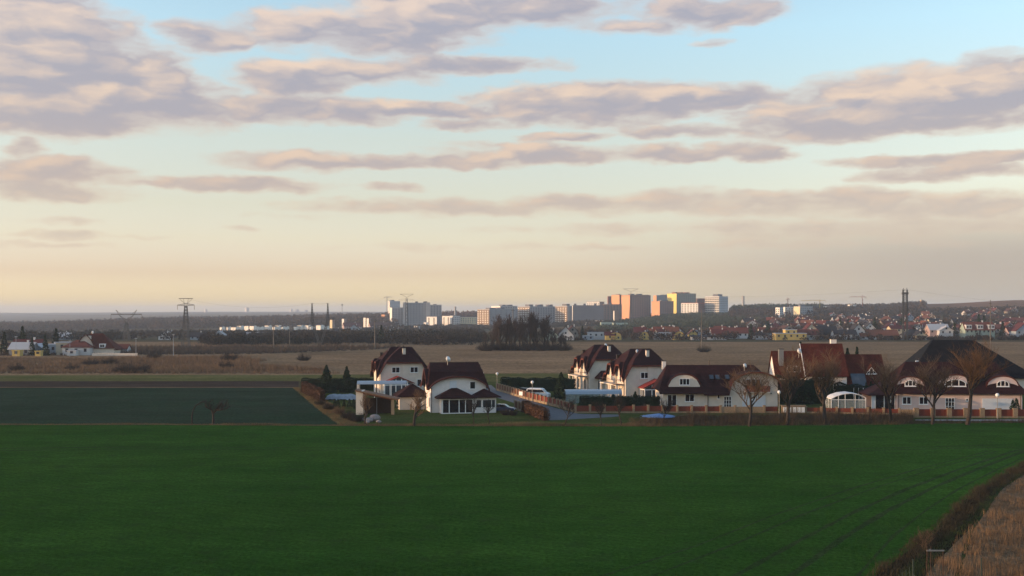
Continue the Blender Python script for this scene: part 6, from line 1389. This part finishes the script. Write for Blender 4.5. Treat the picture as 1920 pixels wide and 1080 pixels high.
# ---- the clump of bare trees in the middle distance: each tree its own
M['grove'] = mat('grove_twigs', (.052, .040, .040), .95, .35, .2, island=.4)
cl = [tree('bare_tree', 301+i, 17, 'grove', levels=4, spread=.52, trunk=.28, r=.018, nk=(10, 6, 5, 3), up=.45, first=.10, lens=.55, minr=.035) for i in range(3)]
pos = [(912, 492, .55), (921, 486, .72), (931, 490, .95), (939, 484, 1.0), (948, 491, .92), (957, 486, 1.02), (966, 493, .9), (975, 485, .95), (984, 490, .86), (993, 484, 1.04), (1002, 491, 1.08), (1011, 486, 1.05), (1020, 492, .98), (1029, 486, .9), (1040, 490, .62), (1051, 487, .5), (1061, 490, .42)]
fu = set()
for i, (px, D, s) in enumerate(pos):
    k = i % 3; t = cl[k] if k not in fu else copy_tree(cl[k], (0, 0, 0)); fu.add(k)
    nth = ('first', 'second', 'third', 'fourth', 'fifth', 'sixth', 'seventh', 'eighth', 'ninth', 'tenth', 'eleventh', 'twelfth', 'thirteenth', 'fourteenth', 'fifteenth', 'sixteenth', 'seventeenth')[i]
    ht = 'low' if s < .7 else ('tall' if s > .97 else 'middling'); ps = ('at the end of the clump by the schools' if i < 4 else 'in the heart of the clump' if i < 12 else 'at the end of the clump by the white gables')
    put(t, px, D, i*1.9, s, f'{ht} bare tree {ps}, {nth} of seventeen', 'tree', 'clump of bare trees in the brown meadow')
cs = copy_tree(s2, (0, 0, 0)); put(cs, 985, 484, 0, 1.4, 'undergrowth shrub in the middle of the bare tree clump', 'shrub')
for i, (px, s, lb) in enumerate(((912, 1.9, 'low undergrowth shrub at the outer school end of the clump'), (938, 2.0, 'broad undergrowth shrub below the second group of clump trees'), (968, 1.8, 'undergrowth shrub before the heart of the clump'), (1000, 2.1, 'broad undergrowth shrub before the tallest clump trees'), (1030, 1.8, 'undergrowth shrub where the clump thins out'), (1058, 1.6, 'last undergrowth shrub of the clump beside the meadow'), (925, 1.5, 'undergrowth shrub at the school end of the clump'), (950, 1.3, 'undergrowth shrub under the taller trees of the clump'), (1015, 1.5, 'undergrowth shrub under the tallest trees of the clump'), (1045, 1.3, 'undergrowth shrub at the thin end of the clump'))):
    put(copy_tree(s2, (0, 0, 0)), px, 483+(i*7) % 11, i, s, lb, 'shrub')
# ---- dark conifers among the village houses
vc = conifer(400, 10, 2.4, 500, .7, 'village_conifer')
for i, (px, D, s, lb) in enumerate([(1408, 690, 1.0, 'dark conifer beside the bluish hipped house'), (1440, 760, 1.1, 'dark conifer above the turquoise flat roof'), (1575, 860, 1.2, 'dark conifer over the dark-roofed house'), (1590, 900, 1.0, 'conifer above the white low wing'), (1612, 780, .9, 'conifer between small gables on the slope'), (1640, 830, 1.2, 'conifer beside the white pointed gable on the slope'), (1690, 850, 1.1, 'conifer behind the pylon'), (1790, 740, 1.0, 'conifer between the pinkish house and the row house'), (1835, 800, 1.5, 'largest conifer, above the row house roof'), (1845, 810, 1.4, 'second conifer above the row house roof'), (1880, 720, 1.1, 'conifer beside the row house'), (715, 600, 1.0, 'dark conifer in the low copse above the tall cream house'), (1092, 690, .9, 'conifer before the low bluish shed'), (85, 430, .8, 'dark conifer between the boxy and the gabled sheds'), (60, 432, .7, 'dark conifer between the grey and the gabled sheds'), (42, 470, 1.1, 'tall dark conifer behind the grey shed'), (105, 470, 1.0, 'dark conifer behind the bluish boxy house'), (8, 440, .9, 'dark conifer beside the cream cottage')]):
    t = vc if i == 0 else copy_tree(vc, (0, 0, 0)); put(t, px, D, i, s, lb, 'conifer')
HAZE = 0.00012
# ---------------------------------------------------------------- haze
hz = MB().box(-17000, 17000, -400, 12600, -130, 75)
ho = hz.build('haze', None); tag(ho, kind='stuff')
hm = bpy.data.materials.new('haze_air'); hm.use_nodes = True; hn = hm.node_tree.nodes
hn.remove(hn['Principled BSDF']); pv = hn.new('ShaderNodeVolumePrincipled'); hm.node_tree.links.new(pv.outputs[0], hn['Material Output'].inputs['Volume'])
pv.inputs['Color'].default_value = (.70, .82, 1.0, 1); pv.inputs['Density'].default_value = HAZE; pv.inputs['Anisotropy'].default_value = .1
ho.data.materials.append(hm)
